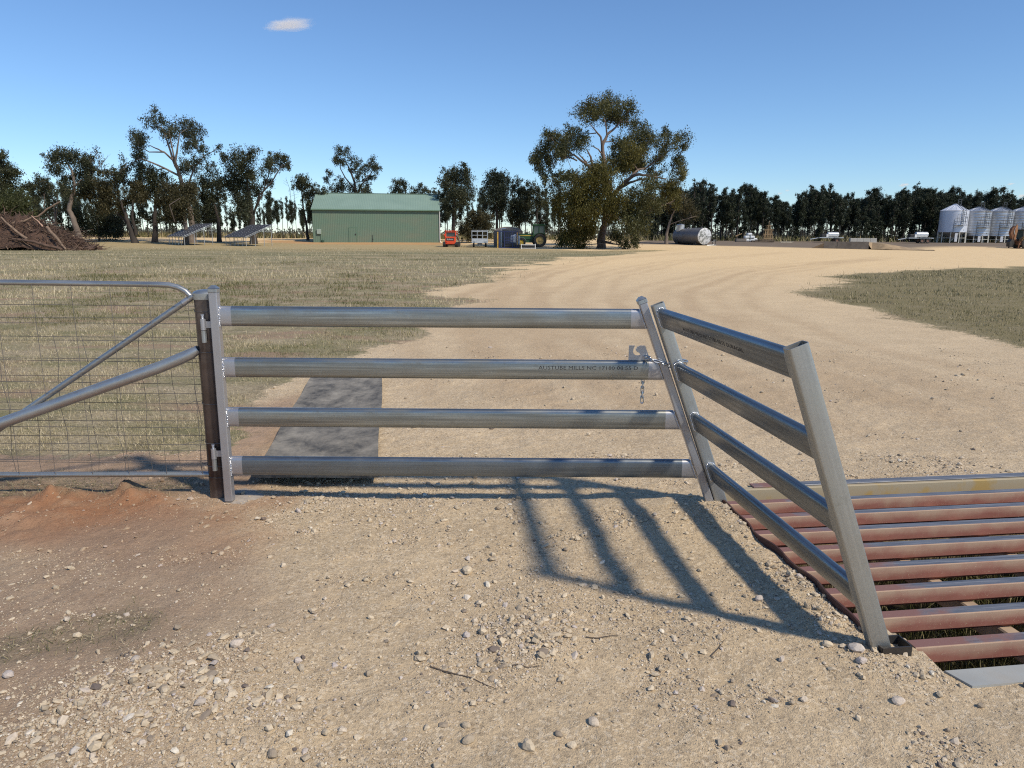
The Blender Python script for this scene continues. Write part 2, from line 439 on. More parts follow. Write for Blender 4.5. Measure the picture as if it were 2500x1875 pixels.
barec = gb.mix(gb.rng(n3, .5, .7, 0, .6), barec, (0.213, 0.150, 0.100))
col = gb.mix(gb.math('MULTIPLY', gb.attr('bare'), .9), col, barec)
stw = gb.mix(gb.rng(n3, .35, .65), (.15, .115, .08), (.32, .255, .17))
col = gb.mix(gb.math('MULTIPLY', gb.attr('straw'), gb.rng(n2, .35, .6, .3, .9)), col, stw)
# short grass field seen as one sheet under the blades
gs1 = gb.noise(gb.coord('Object', (.5, 1, 1)), 1.1, 6, .7); gs2 = gb.noise(co, 30, 4, .75)
g1 = gb.mix(gb.rng(gs2, .35, .65), (0.232, 0.186, 0.116), (0.464, 0.383, 0.249))
g2c = gb.mix(gb.rng(gs2, .35, .65), (0.145, 0.139, 0.064), (0.290, 0.255, 0.139))
gcol = gb.mix(gb.rng(gs1, .42, .6), g1, g2c)
gfar = gb.mix(gb.rng(gb.noise(gb.coord('Object', (.16, .7, 1)), .5, 6, .65), .36, .58), (.37, .30, .18), (.19, .18, .095))
gfar = gb.mix(gb.rng(sep.outputs[1], 62, 82, 0, .8), gfar, (.43, .33, .17))
gcol = gb.mix(gb.rng(sep.outputs[1], 22, 55), gcol, gfar)
gisl = gb.mix(gb.rng(gs2, .35, .65), (0.128, 0.110, 0.050), (0.277, 0.228, 0.120))
gcol = gb.mix(gb.rng(gb.noise(gb.coord('Object', (1, .55, 1)), 2.6, 6, .72), .54, .66, 0, .55), gcol, (.13, .105, .065))
gcol = gb.mix(gb.attr('isl'), gcol, gb.mix(gb.rng(gb.noise(co, 1.4, 5, .7), .45, .65), gisl, (.23, .19, .11)))
gcol = gb.mix(gb.math('MULTIPLY', gb.rng(gb.noise(gb.coord('Object', (.6, 1.2, 1)), .8, 6, .65), .52, .62, 0, .9), gb.math('MULTIPLY', gb.math('SUBTRACT', 1., gb.attr('isl')), gb.rng(sep.outputs[1], 18, 45, 1, .2))), gcol, (.31, .215, .145))
gm = gb.math('ADD', gb.attr('grass'), gb.rng(n2, .3, .7, -.3, .3)); gm = gb.rng(gm, .35, .65, 0, 1, True)
col = gb.mix(gm, col, gcol)
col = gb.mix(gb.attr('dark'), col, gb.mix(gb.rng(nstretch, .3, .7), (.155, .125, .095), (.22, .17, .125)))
col = gb.mix(gb.attr('orange'), col, gb.mix(gb.rng(nstretch, .3, .7), (.44, .25, .11), (.50, .32, .16)))
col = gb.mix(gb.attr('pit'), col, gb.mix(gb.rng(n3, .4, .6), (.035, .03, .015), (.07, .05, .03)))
gb.p(base=col, rough=.95, spec=.15)
hh = gb.math('ADD', gb.math('MULTIPLY', n3, .8), gb.math('MULTIPLY', n4, .45)); gb.bump(hh, .9, .014)
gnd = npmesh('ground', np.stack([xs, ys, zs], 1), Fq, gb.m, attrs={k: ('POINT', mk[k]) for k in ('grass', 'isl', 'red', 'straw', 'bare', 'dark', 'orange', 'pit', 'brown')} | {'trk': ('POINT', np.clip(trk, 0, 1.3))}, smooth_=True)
tag(gnd, kind='structure')

# ---- loose gravel: every pebble is real, nobody could count them
ph = (1 + 5 ** .5) / 2
ICO_V = np.array([(-1, ph, 0), (1, ph, 0), (-1, -ph, 0), (1, -ph, 0), (0, -1, ph), (0, 1, ph), (0, -1, -ph), (0, 1, -ph), (ph, 0, -1), (ph, 0, 1), (-ph, 0, -1), (-ph, 0, 1)], float); ICO_V /= np.linalg.norm(ICO_V[0])
ICO_F = np.array([(0, 11, 5), (0, 5, 1), (0, 1, 7), (0, 7, 10), (0, 10, 11), (1, 5, 9), (5, 11, 4), (11, 10, 2), (10, 7, 6), (7, 1, 8), (3, 9, 4), (3, 4, 2), (3, 2, 6), (3, 6, 8), (3, 8, 9), (4, 9, 5), (2, 4, 11), (6, 2, 10), (8, 6, 7), (9, 8, 1)])
def scatter_gravel(N):
    x = np.concatenate([rng.uniform(-2.6, 2.9, N), rng.uniform(-6, 6, N // 2)]); y = np.concatenate([1.4 + 3.2 * rng.random(N) ** 1.15, rng.uniform(3.6, 9.5, N // 2)])
    m = masks(x, y)
    dens = .07 + .36 * smooth(-.05, .5, fbm(x + 5, y + 2, 4, 1.6)) + .9 * smooth(.1, .5, fbm(x, y + 60, 3, 4.))
    for (cx, cy, r, w) in CLUST: dens = dens + w * (.15 if (cx < -.45 and cy < 2.6) else .28) * np.exp(-((x - cx) ** 2 + (y - cy) ** 2) / r ** 2)
    dens *= (1 - .9 * m['grass']) * (1 - .65 * m['red']) * (1 - .6 * m['bare']) * (1 - .5 * m['straw'])
    uu, vv = to_uv(x, y)
    dens = dens * (m['ins'] < -.015)
    dens = np.where((y > 4.6), dens * .45, dens)
    mat_in = sdist(x, y, [(-2.02, 7.03), (-1.32, 7.15), (-.8, 4.1), (-1.56, 4.06)])
    keep = (rng.random(len(x)) < dens * .45) & (mat_in < 0)
    return x[keep], y[keep], dens[keep]
px_, py_, dn_ = scatter_gravel(520000)
n = len(px_)
pr = .0017 * (1 - rng.random(n)) ** -.40; pr = np.clip(pr, .0017, .015)
pr *= np.where(dn_ > 1.5, 1.0 + .45 * rng.random(n), 1.0) * np.clip(.8 + py_ * .06, .9, 1.35)
pmask = masks(px_, py_); pz_ = zground(px_, py_, pmask)
def stones(x, y, z, r, rngs, flat=(.4, .8), bury=.25):
    n = len(x)
    V = np.repeat(ICO_V[None], n, 0) * (1 + rngs.uniform(-.34, .34, (n, 12, 1)))
    s = np.stack([rngs.uniform(.8, 1.45, n), rngs.uniform(.7, 1.05, n), rngs.uniform(*flat, n)], 1); V = V * s[:, None, :]
    a = rngs.uniform(0, 2 * np.pi, n); tl = rngs.normal(0, .3, n)
    ca, sa = np.cos(a)[:, None], np.sin(a)[:, None]; ct, st = np.cos(tl)[:, None], np.sin(tl)[:, None]
    X, Y, Z = V[..., 0], V[..., 1], V[..., 2]; X, Z = X * ct - Z * st, X * st + Z * ct
    X, Y = X * ca - Y * sa, X * sa + Y * ca
    V = np.stack([X, Y, Z], -1) * r[:, None, None]
    V += np.stack([x, y, z + r * (s[:, 2] - bury)], 1)[:, None, :]
    return V.reshape(-1, 3), (ICO_F[None] + (np.arange(n) * 12)[:, None, None]).reshape(-1, 3)
sb = NB('limestone_gravel'); sc_ = sb.coord('Object'); rv = sb.attr('rnd'); rd = sb.attr('redness')
c = sb.n('ValToRGB'); sb.l.new(rv, c.inputs[0]); el = c.color_ramp.elements
el[0].position = 0; el[0].color = (.16, .13, .115, 1); el[1].position = 1; el[1].color = (.80, .72, .58, 1)
for p, q in ((.10, (.30, .245, .185)), (.4, (.50, .41, .29)), (.75, (.66, .55, .40)), (.93, (.50, .44, .41))):
    e = el.new(p); e.color = (*q, 1)
cc = sb.mix(sb.rng(sb.noise(sc_, 160, 5, .7), .35, .7, 0, .45), c.outputs[0], (.24, .185, .13))
cc = sb.mix(sb.math('MULTIPLY', rd, .5), cc, (.30, .17, .09))
sb.p(base=cc, rough=.9, spec=.2); sb.bump(sb.noise(sc_, 420, 4, .7), .35, .002)
V, F3 = stones(px_, py_, pz_, pr, rng)
rnd = np.clip(rng.normal(.52, .24, n), 0, 1)
grv = npmesh('gravel', V, F3, sb.m, attrs={'rnd': ('FACE', np.repeat(rnd, 20)), 'redness': ('FACE', np.repeat(np.clip(pmask['red'] + .5 * pmask['bare'], 0, 1), 20))})
tag(grv, 'loose pale limestone gravel scattered over the dirt in front of the gate', 'gravel', kind='stuff')

# ---- the largest loose stones, each of its own
def subdiv_ico(V, F):
    V = [tuple(q) for q in V]; cache = {}; out = []
    def mid(a, b):
        k = (min(a, b), max(a, b))
        if k not in cache:
            q = np.array(V[a]) + np.array(V[b]); q /= np.linalg.norm(q); cache[k] = len(V); V.append(tuple(q))
        return cache[k]
    for a, b, c in F:
        ab, bc, ca = mid(a, b), mid(b, c), mid(c, a); out += [(a, ab, ca), (b, bc, ab), (c, ca, bc), (ab, bc, ca)]
    return np.array(V), np.array(out)
IV2, IF2 = subdiv_ico(ICO_V, ICO_F)
STN = [(1008, 1790, 22, .4, 'white flat stone low in the gravel, upper of the close pair at the bottom'),
       (1011, 1812, 30, .25, 'brown and grey wedge stone, lower of the close pair at the bottom'),
       (1141, 1829, 34, .6, 'largest pale rough stone, lying alone at the bottom middle of the gravel'),
       (1236, 1826, 24, .7, 'white pointed stone right of the largest bottom stone'),
       (1207, 1795, 20, .1, 'dark purple grey stone beside the white pointed stone at the bottom'),
       (1284, 1772, 30, .8, 'long flat cream stone in the lower middle gravel, above the white pointed stone'),
       (510, 1410 * K, 30, .85, 'big pale cream stone at the left end of the left gravel heap'),
       (590, 1832, 28, .15, 'dark mossy stone at the very bottom of the gravel, left of centre'),
       (1640, 1297 * K, 20, .9, 'yellow cream stone alone in the gravel, between the shadow bars of the wing'),
       (1848, 1411 * K, 32, .95, 'bright cream flat stone touching the foot of the near leaning post'),
       (1786, 1396 * K, 22, .75, 'pale grey stone left of the near leaning post foot'),
       (1860, 1436 * K, 24, .9, 'cream stone just below the near leaning post foot'),
       (1010, 1232 * K, 26, .7, 'pale cream stone alone in the middle of the gravel below the gate'),
       (1940, 1520 * K, 30, .85, 'long cream stone at the lower right, below the cattle grid plate'),
       (1737, 1508 * K, 20, .8, 'small round cream stone in the lower right gravel'),
       (20, 1466 * K, 28, .9, 'pale stone at the left edge, on the dry grass patch')]
fix = {1008: 1400, 1141: 1617, 1236: 1610}
for k, (px, py, wpx, tone, lab) in enumerate(STN):
    # positions read at 2212 px; the first eight rows use the 1659 px height scale
    yy = {0: 1570, 1: 1602, 2: 1617, 3: 1608, 4: 1588, 5: 1564, 7: 1640}.get(k)
    q = G(px * K, (yy * K) if yy else py)
    r = wpx * .5 * K * q[1] / FPX * 1.05
    rr = np.random.default_rng(100 + k)
    nv = len(IV2); Vs = IV2 * (1 + .16 * np.repeat(rr.uniform(-1, 1, 3)[None], nv, 0) * IV2 + rr.uniform(-.13, .13, (nv, 1)))
    Vs = Vs * np.array([1.1, .8, .62 if k != 2 else .85]) * r; a = rr.uniform(0, 6.28)
    Vs = Vs @ np.array([[math.cos(a), math.sin(a), 0], [-math.sin(a), math.cos(a), 0], [0, 0, 1]])
    zz = float(zground(np.array([q[0]]), np.array([q[1]]))[0])
    o = npmesh('stone', Vs, IF2, sb.m, attrs={'rnd': ('FACE', np.full(len(IF2), tone)), 'redness': ('FACE', np.zeros(len(IF2)))})
    o.location = (q[0], q[1], zz + r * .35); tag(o, lab, 'stone', 'larger loose stones on the gravel')

# ---- grass blades
gm_ = NB('grass_blades'); rv = gm_.attr('rnd'); c = gm_.n('ValToRGB'); gm_.l.new(rv, c.inputs[0]); el = c.color_ramp.elements
el[0].color = (.055, .062, .018, 1); el[1].color = (.64, .55, .38, 1)
for p, q in ((.25, (.10, .105, .035)), (.45, (.21, .185, .10)), (.7, (.40, .335, .20))):
    e = el.new(p); e.color = (*q, 1)
gm_.p(base=c.outputs[0], rough=.85, spec=.15)
def blades(x, y, h, w, rnd, lean=.5, zoff=0., rg=rng):
    n = len(x); z = zground(x, y) - .004 + zoff
    a = rg.uniform(0, 2 * np.pi, n); b = rg.uniform(0, 2 * np.pi, n); ln = np.abs(rg.normal(0, lean, n)) * h
    dx, dy = np.cos(a) * w / 2, np.sin(a) * w / 2; lx, ly = np.cos(b) * ln, np.sin(b) * ln
    m1 = .55
    V = np.stack([np.stack([x - dx, y - dy, z], 1), np.stack([x + dx, y + dy, z], 1),
                  np.stack([x + dx * .7 + lx * .35, y + dy * .7 + ly * .35, z + h * m1], 1), np.stack([x - dx * .7 + lx * .35, y - dy * .7 + ly * .35, z + h * m1], 1),
                  np.stack([x + lx, y + ly, z + h * np.clip(1 - .25 * (ln / h) ** 2, .3, 1)], 1)], 1)
    o = np.arange(n) * 5
    F = np.concatenate([np.stack([o, o + 1, o + 2], 1), np.stack([o, o + 2, o + 3], 1), np.stack([o + 3, o + 2, o + 4], 1)])
    return V.reshape(-1, 3), F, np.concatenate([rnd, rnd, rnd])
def field(N, y0, y1, xw, seed, isl=False):
    rg = np.random.default_rng(seed)
    y = y0 * (y1 / y0) ** rg.random(N); x = y * rg.uniform(-xw, xw, N)
    if isl: x = y * rg.uniform(.25, .95, N)
    m = masks(x, y)
    patch = smooth(-.35, .25, fbm(x, y, 4, .9)); clump = smooth(-.2, .4, fbm(x + 9, y, 3, 3.5))
    keep = rg.random(N) < (m['isl'] if isl else m['grass'] * (1 - m['isl'])) ** 2 * (.08 + .92 * patch) * (.25 + .75 * clump)
    x, y = x[keep], y[keep]; n = len(x)
    green = smooth(-.1, .35, fbm(x + 31, y * .7, 4, .35))
    far = smooth(14, 40, y)
    if isl: rnd = np.clip(rg.normal(.50, .2, n), 0, 1)
    else: rnd = np.clip(.79 - .46 * green + rg.normal(0, .17, n) - .06 * (1 - far), 0, 1)
    sz = np.clip(y / 6, 1, 6)
    h = rg.uniform(.012, .038, n) * np.clip(y / 6, 1, 3.4) * (1 + 1.1 * (rg.random(n) < .10)); w = .0032 * sz
    if isl: h *= .75
    return blades(x, y, h, w, rnd, .75, rg=rg)
parts = [field(170000, 4.3, 9.5, .8, 1), field(190000, 9, 26, .78, 2), field(150000, 24, 80, .8, 3), field(110000, 8, 34, .8, 4, True)]
off = 0; Vs = []; Fs = []; Rs = []
for V, F, r in parts: Vs.append(V); Fs.append(F + off); Rs.append(r); off += len(V)
go = npmesh('grass', np.concatenate(Vs), np.concatenate(Fs), gm_.m, attrs={'rnd': ('FACE', np.concatenate(Rs))})
tag(go, 'short dry straw and olive grass covering the paddock and the verge', 'grass', kind='stuff')
# dead straw lying under the fence and in the dry patch
N = 26000; x = rng.uniform(-3.6, -.9, N); y = rng.uniform(1.9, 4.3, N); m = masks(x, y); k_ = rng.random(N) < m['straw'] ** 1.5 * .8; x, y = x[k_], y[k_]; n = len(x)
V, F, r = blades(x, y, rng.uniform(.015, .035, n), np.full(n, .0022), np.clip(rng.normal(.5, .22, n), 0, 1), 2.2)
so_ = npmesh('straw', V, F, gm_.m, attrs={'rnd': ('FACE', r)}); tag(so_, 'dead dry straw lying under the mesh fence and on the bare dirt', 'straw', kind='stuff')
# weeds in the grid pit
N = 16000; uu = rng.uniform(PIT[0], 3.0, N); vv = rng.uniform(PIT[2] + .05, PIT[3] - .03, N)
x = GO[0] + uu * GU[0] + vv * GV[0]; y = GO[1] + uu * GU[1] + vv * GV[1]
k_ = (masks(x, y)['ins'] > .07) & (rng.random(N) < smooth(-.3, .3, fbm(x, y, 3, 3.) + .25 * (vv > .8))); x, y = x[k_], y[k_]; n = len(x)
V, F, r = blades(x, y, rng.uniform(.12, .34, n), np.full(n, .005), np.clip(rng.normal(.32, .2, n), 0, 1), .5)
wo_ = npmesh('pit_weeds', V, F, gm_.m, attrs={'rnd': ('FACE', r)}); tag(wo_, 'rank green weeds growing in the pit under the cattle grid', 'weeds', kind='stuff')

# small twigs lying on the gravel
for (px, py, L, a, lab) in [(1000, 1462, .26, -.5, 'thin bent dark twig on the gravel below the middle stone heap'), (1300, 1375, .12, .1, 'short grey twig beside the middle stone heap'), (1135, 1440, .1, .05, 'short pale flat stick just under the middle stone heap'),
                       (1550, 1400, .12, .9, 'thin dark twig on smooth dirt under the wing shadow')]:
    q = G(px * K, py * K); b = MB(); pts = []
    for i in range(6):
        t = i / 5 - .5; xx = q[0] + math.cos(a) * L * t + .003 * math.sin(5 * t + px); yy = q[1] + math.sin(a) * L * t + .005 * math.sin(6 * t + px)
        pts.append((xx - q[0], yy - q[1], float(zground(np.array([xx]), np.array([yy]))[0]) - q[2] + .004))
    b.tube(pts, [.002, .0024, .002, .0019, .0015, .0009], 6); o = b.build('twig', simple('dry_twig', (.10, .075, .055), .85, 0, .3, 40), None, True); o.location = q; tag(o, lab, 'twig')
# ------------------------------------------------------------------ gate, fence, wing, cattle grid
def oval(h, w, n=7):
    """flat sided oval rail section, (across, up)"""
    r = w / 2; pts = []
    for i in range(n + 1):
        a = math.pi * i / n; pts.append((r * math.cos(a), h / 2 - r + r * math.sin(a)))
    for i in range(n + 1):
        a = math.pi + math.pi * i / n; pts.append((r * math.cos(a), -(h / 2 - r) + r * math.sin(a)))
    return pts
def rail(name, x0, x1, z0, z1, h, w, parent, mat, y=0., end=.045, mat_end=None, lean0=0., lean1=0., bothends=True):
    """rail along local x from (x0) to (x1); ends may be cut on a slope lean (dx per dz)"""
    b = MB(); sec = oval(h, w)
    cuts = [(x0, z0, lean0, 0), (x0 + end, z0 + (z1 - z0) * end / (x1 - x0), lean0 * .2, 1), (x1 - end, z1, 0, 1), (x1, z1, lean1, 0)] if bothends else [(x0, z0, lean0, 0), (x1, z1, lean1, 0)]
    rings = []
    for (x, z, ln, _) in cuts: rings.append([(x + q * ln, y + p, z + q) for p, q in sec])
    n = len(sec); vs = [v for r_ in rings for v in r_]; fs = []; 
    for i in range(len(rings) - 1):
        mi = 1 if (bothends and i in (0, 2)) else 0
        b.add([*rings[i], *rings[i + 1]], [(k, (k + 1) % n, n + (k + 1) % n, n + k) for k in range(n)], mi)
    b.add(rings[0], [tuple(range(n - 1, -1, -1))], 0); b.add(rings[-1], [tuple(range(n))], 0)
    return b.build(name, [mat, mat_end or M['silver']], parent, True, R(35))
def weld(path, r, parent):
    b = MB(); rr = random.Random(len(path))
    for p in path:
        q = r * rr.uniform(.75, 1.3); b.lathe([(1e-4, -q), (q * .75, -q * .6), (q, 0), (q * .75, q * .6), (1e-4, q)], 6, 0, (p[0] + rr.uniform(-1, 1) * r * .3, p[1] + rr.uniform(-1, 1) * r * .3, p[2]))
    return b.build('weld_bead', M['silver_bright'], parent, True)
def hollow_post(name, L, w, d, t, mat, parent, bottom=0., mtx=None, cap_bottom=True, foot=0.):
    """rectangular hollow section along local z, open at the top, rounded corners"""
    def rr(w, d, r, n=3):
        o = []
        for cx, cy, a0 in ((w / 2 - r, d / 2 - r, 0), (-w / 2 + r, d / 2 - r, 90), (-w / 2 + r, -d / 2 + r, 180), (w / 2 - r, -d / 2 + r, 270)):
            for i in range(n + 1):
                a = R(a0 + 90 * i / n); o.append((cx + r * math.cos(a), cy + r * math.sin(a)))
        return o
    so, si = rr(w, d, .008), rr(w - 2 * t, d - 2 * t, .005); n = len(so); b = MB()
    ring = lambda s_, z: [(p, q, z) for p, q in s_]
    q4 = [(k, (k + 1) % n, n + (k + 1) % n, n + k) for k in range(n)]
    b.add([*ring(so, bottom), *ring(so, L)], q4)
    b.add([*ring(so, L), *ring(si, L)], q4); b.add([*ring(si, L), *ring(si, L - .35)], q4)
    b.add(ring(si, L - .35), [tuple(range(n))]); b.add(ring(so, bottom), [tuple(range(n - 1, -1, -1))])
    o = b.build(name, mat, parent, True, R(35))
    if mtx is not None: o.matrix_local = mtx
    return o

GY = 3.70
# strainer post: fat dark pipe with a domed cap, wire ties and a diagonal stay
sp = thing('strainer_post', 'fat dark round steel post with domed cap and diagonal stay, carrying the rail gate', 'post', (-1.622, 3.775, 0))
b = MB(); b.tube([(0, 0, -.12), (0, 0, 1.115)], .057, 32); b.build('post', M['dark_pipe'], sp, True)
b = MB(); b.lathe([(.0605, 1.098), (.0615, 1.105), (.0615, 1.131), (.054, 1.139), (.036, 1.146), (.015, 1.149), (1e-3, 1.150)], 32); b.build('cap', M['cap'], sp, True)
b = MB()
pts = [(-.045, -.03, .835), (-.085, -.035, .81), (-.14, -.035, .785), (-.25, -.035, .74)]
L0 = Vector((-.25, -.035, .74)); L1 = Vector((-3.05, -.035, -.25))
b.tube([Vector(p) for p in pts] + [L0.lerp(L1, t) for t in (.1, .3, .5, .7, 1)], [.022, .029, .031, .031] + [.031] * 5, 18)
b.build('stay', M['pipe_galv'], sp, True)
for z, s in ((1.045, .003), (.83, .004), (.55, .002), (.33, .003), (.2, .004), (.135, .003)):
    b = MB(); b.tube([(.0585 * math.cos(a), .0585 * math.sin(a), z + s * math.sin(3 * a) + .012 * math.sin(a)) for a in np.linspace(math.pi, 3.02 * math.pi, 26)] + [(-.0585 - .016 * i, -.004 * i, z + .004 * math.cos(i * 2.4) - .003 * i) for i in range(1, 8)], .0015, 5)
    b.build('wire_tie', M['wire'], sp, True)
# concrete footing collar
fb = NB('footing_concrete'); fc = fb.coord(); fb.p(base=fb.mix(fb.rng(fb.noise(fc, 30, 5, .7), .35, .7), (.27, .23, .19), (.40, .34, .275)), rough=.9); fb.bump(fb.noise(fc, 120, 4), .4, .003)
b = MB(); vs = []; 
prof = [(.17, -.03), (.165, -.004), (.14, .006), (.07, .012), (.02, .012)]
b.lathe(prof, 28); b.v = [(x * (1.0 + .08 * math.sin(3 * math.atan2(y, x + 1e-9))), y * .85, z) for x, y, z in b.v]
o = b.build('footing', fb.m, sp, True); o.location = (.10, .01, -.004)

# the rail gate
gt = thing('rail_gate', 'new galvanised four rail gate with silver end posts, its right end sloping', 'gate', (-1.56, GY, 0))
def gx_(x): return x + 1.56
b = MB(); b.box((0.0215, -.012, .575), (.043, .045, 1.135), None, 0, .004); b.build('stile', M['silver'], gt)
b = MB(); b.box((.0215, -.012, 1.150), (.047, .049, .022), None, 0, .003); b.add([(-.002, -.0365, 1.161), (.045, -.0365, 1.161), (.045, .0125, 1.161), (-.002, .0125, 1.161), (.012, -.022, 1.176), (.031, -.022, 1.176), (.031, -.002, 1.176), (.012, -.002, 1.176)], [(0, 1, 5, 4), (1, 2, 6, 5), (2, 3, 7, 6), (3, 0, 4, 7), (4, 5, 6, 7)])
for px in (.006, .037): b.box((px, -.0375, 1.150), (.005, .003, .006), None, 0)
b.build('stile_cap', M['cap'], gt)
# sloping end stile in the gate plane
SL = -.378
def endx(z): return 0.644 + .418 * (1.113 - z) / 1.104 + .0215      # left edge + half width
e0 = Vector((gx_(endx(0)), -.012, .008)); e1 = Vector((gx_(endx(1.10)), -.012, 1.10))
b = MB(); b.bar(e0, e1, .041, .046, 0, .004, up=(0, 1, 0)); es = b.build('end_stile', M['silver'], gt)
dv = (e1 - e0).normalized(); sd_ = Vector((dv.z, 0, -dv.x))
b = MB(); b.bar(e1 - dv * .004, e1 + dv * .02, .049, .05, 0, .003, up=(0, 1, 0))
q = e1 + dv * .02; vs = []
for s_, t_, u_ in ((1, 1, 0), (-1, 1, 0), (-1, -1, 0), (1, -1, 0), (.4, .4, .014), (-.4, .4, .014), (-.4, -.4, .014), (.4, -.4, .014)): vs.append(q + sd_ * (.0245 * s_) + Vector((0, .0245 * t_, 0)) + dv * u_)
b.add(vs, [(0, 1, 5, 4), (1, 2, 6, 5), (2, 3, 7, 6), (3, 0, 4, 7), (4, 5, 6, 7)])
for s_ in (-.012, .012): b.bar(e1 + dv * .006 + sd_ * s_ + Vector((0, -.025, 0)), e1 + dv * .013 + sd_ * s_ + Vector((0, -.025, 0)), .003, .004)
b.build('end_stile_cap', M['cap'], gt)
RH = .1055; zc = [1.0175, .7475, .478, .2065]
rails = []
for i, z in enumerate(zc):
    x0 = .0435; x1 = gx_(endx(z)) - .026
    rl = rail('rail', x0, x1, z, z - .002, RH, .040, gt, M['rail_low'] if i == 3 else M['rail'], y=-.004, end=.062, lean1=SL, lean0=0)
    rails.append(rl)
    weld([(.0455, -.026, z + q) for q in np.linspace(-.05, .05, 19)], .0042, rl)
    weld([(x1 - .001 + q * SL, -.024, z + q) for q in np.linspace(-.05, .05, 25)], .0032, rl)
# stencilled mill mark on the second rail
p0 = D(1163 * K, 805 * K, GY - .025); p1 = D(1378 * K, 806 * K, GY - .025)
text_mesh('mill_stamp', 'AUSTUBE MILLS NC 17180 08:55 D', M['ink'], rails[1], p1[0] - p0[0], .0195,
          Matrix.Translation((gx_(p0[0]), -.0244, zc[1] + .002)) @ Matrix.Rotation(R(90), 4, 'X'))
# hinges
for z in (.945, .245):
    b = MB(); b.tube([(-.046, -.014, z - .065), (-.046, -.014, z - .003)], .0125, 14); b.build('hinge', M['cap'], gt, True)
    h = COL.objects[-1] if False else bpy.data.objects[[o_.name for o_ in gt.children][-1]]
    b = MB(); b.tube([(-.046, -.014, z), (-.046, -.014, z + .058)], .0135, 14); b.box((-.018, -.006, z + .028), (.05, .006, .034)); b.build('hinge_barrel', M['silver'], h, True)
    b = MB(); b.tube([(-.046, -.014, z + .05), (-.046, -.014, z + .078)], .0065, 10); b.lathe([(1e-3, z + .083), (.009, z + .082), (.009, z + .078), (1e-3, z + .077)], 12, 0, (-.046, -.014, 0)); b.build('hinge_pin', M['silver_bright'], h, True)
# chain latch plate with its keyhole slot, behind the end stile on top of the second rail
b = MB()
X0 = gx_(.612)
o1 = [(0, 0), (0, .078), (.031, .078), (.024, .060), (.0225, .045), (.027, .033), (.038, .026), (.052, .026), (.052, 0)]
o2 = [(.052, .026), (.062, .030), (.055, .040), (.042, .046), (.036, .056), (.045, .070), (.058, .078), (.085, .078), (.115, 0), (.052, 0)]
for o_ in (o1, o2): b.prism(o_, ((X0, -.002, .797), (1, 0, 0), (0, 0, 1)), ((X0, .004, .797), (1, 0, 0), (0, 0, 1)))
b.build('latch_plate', M['silver'], gt)

# chain
ch = thing('chain', 'shiny zinc chain looped round the gate end and the wing post, its tail hanging below', 'chain', (.68, GY, .8))
def link(p, d, roll, s=1.):
    d = Vector(d).normalized(); up = Vector((0, 0, 1)) if abs(d.z) < .9 else Vector((0, -1, 0))
    y = up.cross(d).normalized(); z = d.cross(y); m = Matrix((d, y, z)).transposed() @ Matrix.Rotation(roll, 3, 'X')
    pts = []; L, w = .0125 * s, .0078 * s
    for i in range(20):
        a = 2 * math.pi * i / 20; pts.append(Vector(((L if math.cos(a) > 0 else -L) + w * math.cos(a), w * math.sin(a), 0)))
    vs = []; fs = []; n = 8
    for i, q in enumerate(pts):
        t = (pts[(i + 1) % 20] - pts[i - 1]).normalized(); nn = Vector((-t.y, t.x, 0))
        for k in range(n):
            a = 2 * math.pi * k / n; vs.append(m @ (q + nn * (math.cos(a) * .0031 * s) + Vector((0, 0, math.sin(a) * .0031 * s))) + Vector(p) - Vector(ch.location))
    for i in range(20):
        for k in range(n): fs.append((i * n + k, ((i + 1) % 20) * n + k, ((i + 1) % 20) * n + (k + 1) % n, i * n + (k + 1) % n))
    MB().add(vs, fs).build('chain_link', M['chain'], ch, True)
def chain_path(pts, pitch=.0265, r0=0.):
    pts = [Vector(p) for p in pts]; seg = []; acc = 0
    tot = sum((pts[i + 1] - pts[i]).length for i in range(len(pts) - 1)); n = max(2, round(tot / pitch))
    for k in range(n):
        s = (k + .5) * tot / n; i = 0
        while s > (pts[i + 1] - pts[i]).length and i < len(pts) - 2: s -= (pts[i + 1] - pts[i]).length; i += 1
        d = pts[i + 1] - pts[i]; link(pts[i] + d.normalized() * s, d, r0 + (R(45) if k % 2 else R(-45)))
def at(px, py, y): return D(px, py, y)
cy = GY - .055
c1 = [at(1500 + 380 / 5.53, 700 + 945 / 5.53, GY + .01), at(1500 + 455 / 5.53, 700 + 955 / 5.53, GY - .03), at(1500 + 510 / 5.53, 700 + 990 / 5.53, cy), at(1500 + 590 / 5.53, 700 + 1010 / 5.53, cy), at(1500 + 680 / 5.53, 700 + 1040 / 5.53, cy), at(1500 + 720 / 5.53, 700 + 1050 / 5.53, cy + .01), at(1500 + 770 / 5.53, 700 + 1030 / 5.53, cy + .00), at(1500 + 860 / 5.53, 700 + 1005 / 5.53, cy - .01), at(1500 + 930 / 5.53, 700 + 995 / 5.53, cy + .02), at(1500 + 975 / 5.53, 700 + 1005 / 5.53, cy + .06), at(1500 + 950 / 5.53, 700 + 1040 / 5.53, GY + .06)]
chain_path(c1)
chain_path([at(1500 + 930 / 5.53, 700 + 1000 / 5.53, GY + .04), at(1500 + 800 / 5.53, 700 + 1060 / 5.53, GY + .07), at(1500 + 650 / 5.53, 700 + 1110 / 5.53, GY + .06), at(1500 + 500 / 5.53, 700 + 1070 / 5.53, GY + .055), at(1500 + 400 / 5.53, 700 + 1000 / 5.53, GY + .04)])
t0 = at(1500 + 385 / 5.53, 700 + 1230 / 5.53, GY + .03); t1 = at(1500 + 370 / 5.53, 700 + 1555 / 5.53, GY + .03)
chain_path([at(1500 + 390 / 5.53, 700 + 960 / 5.53, GY + .035), t0, t1], .0265, R(45))

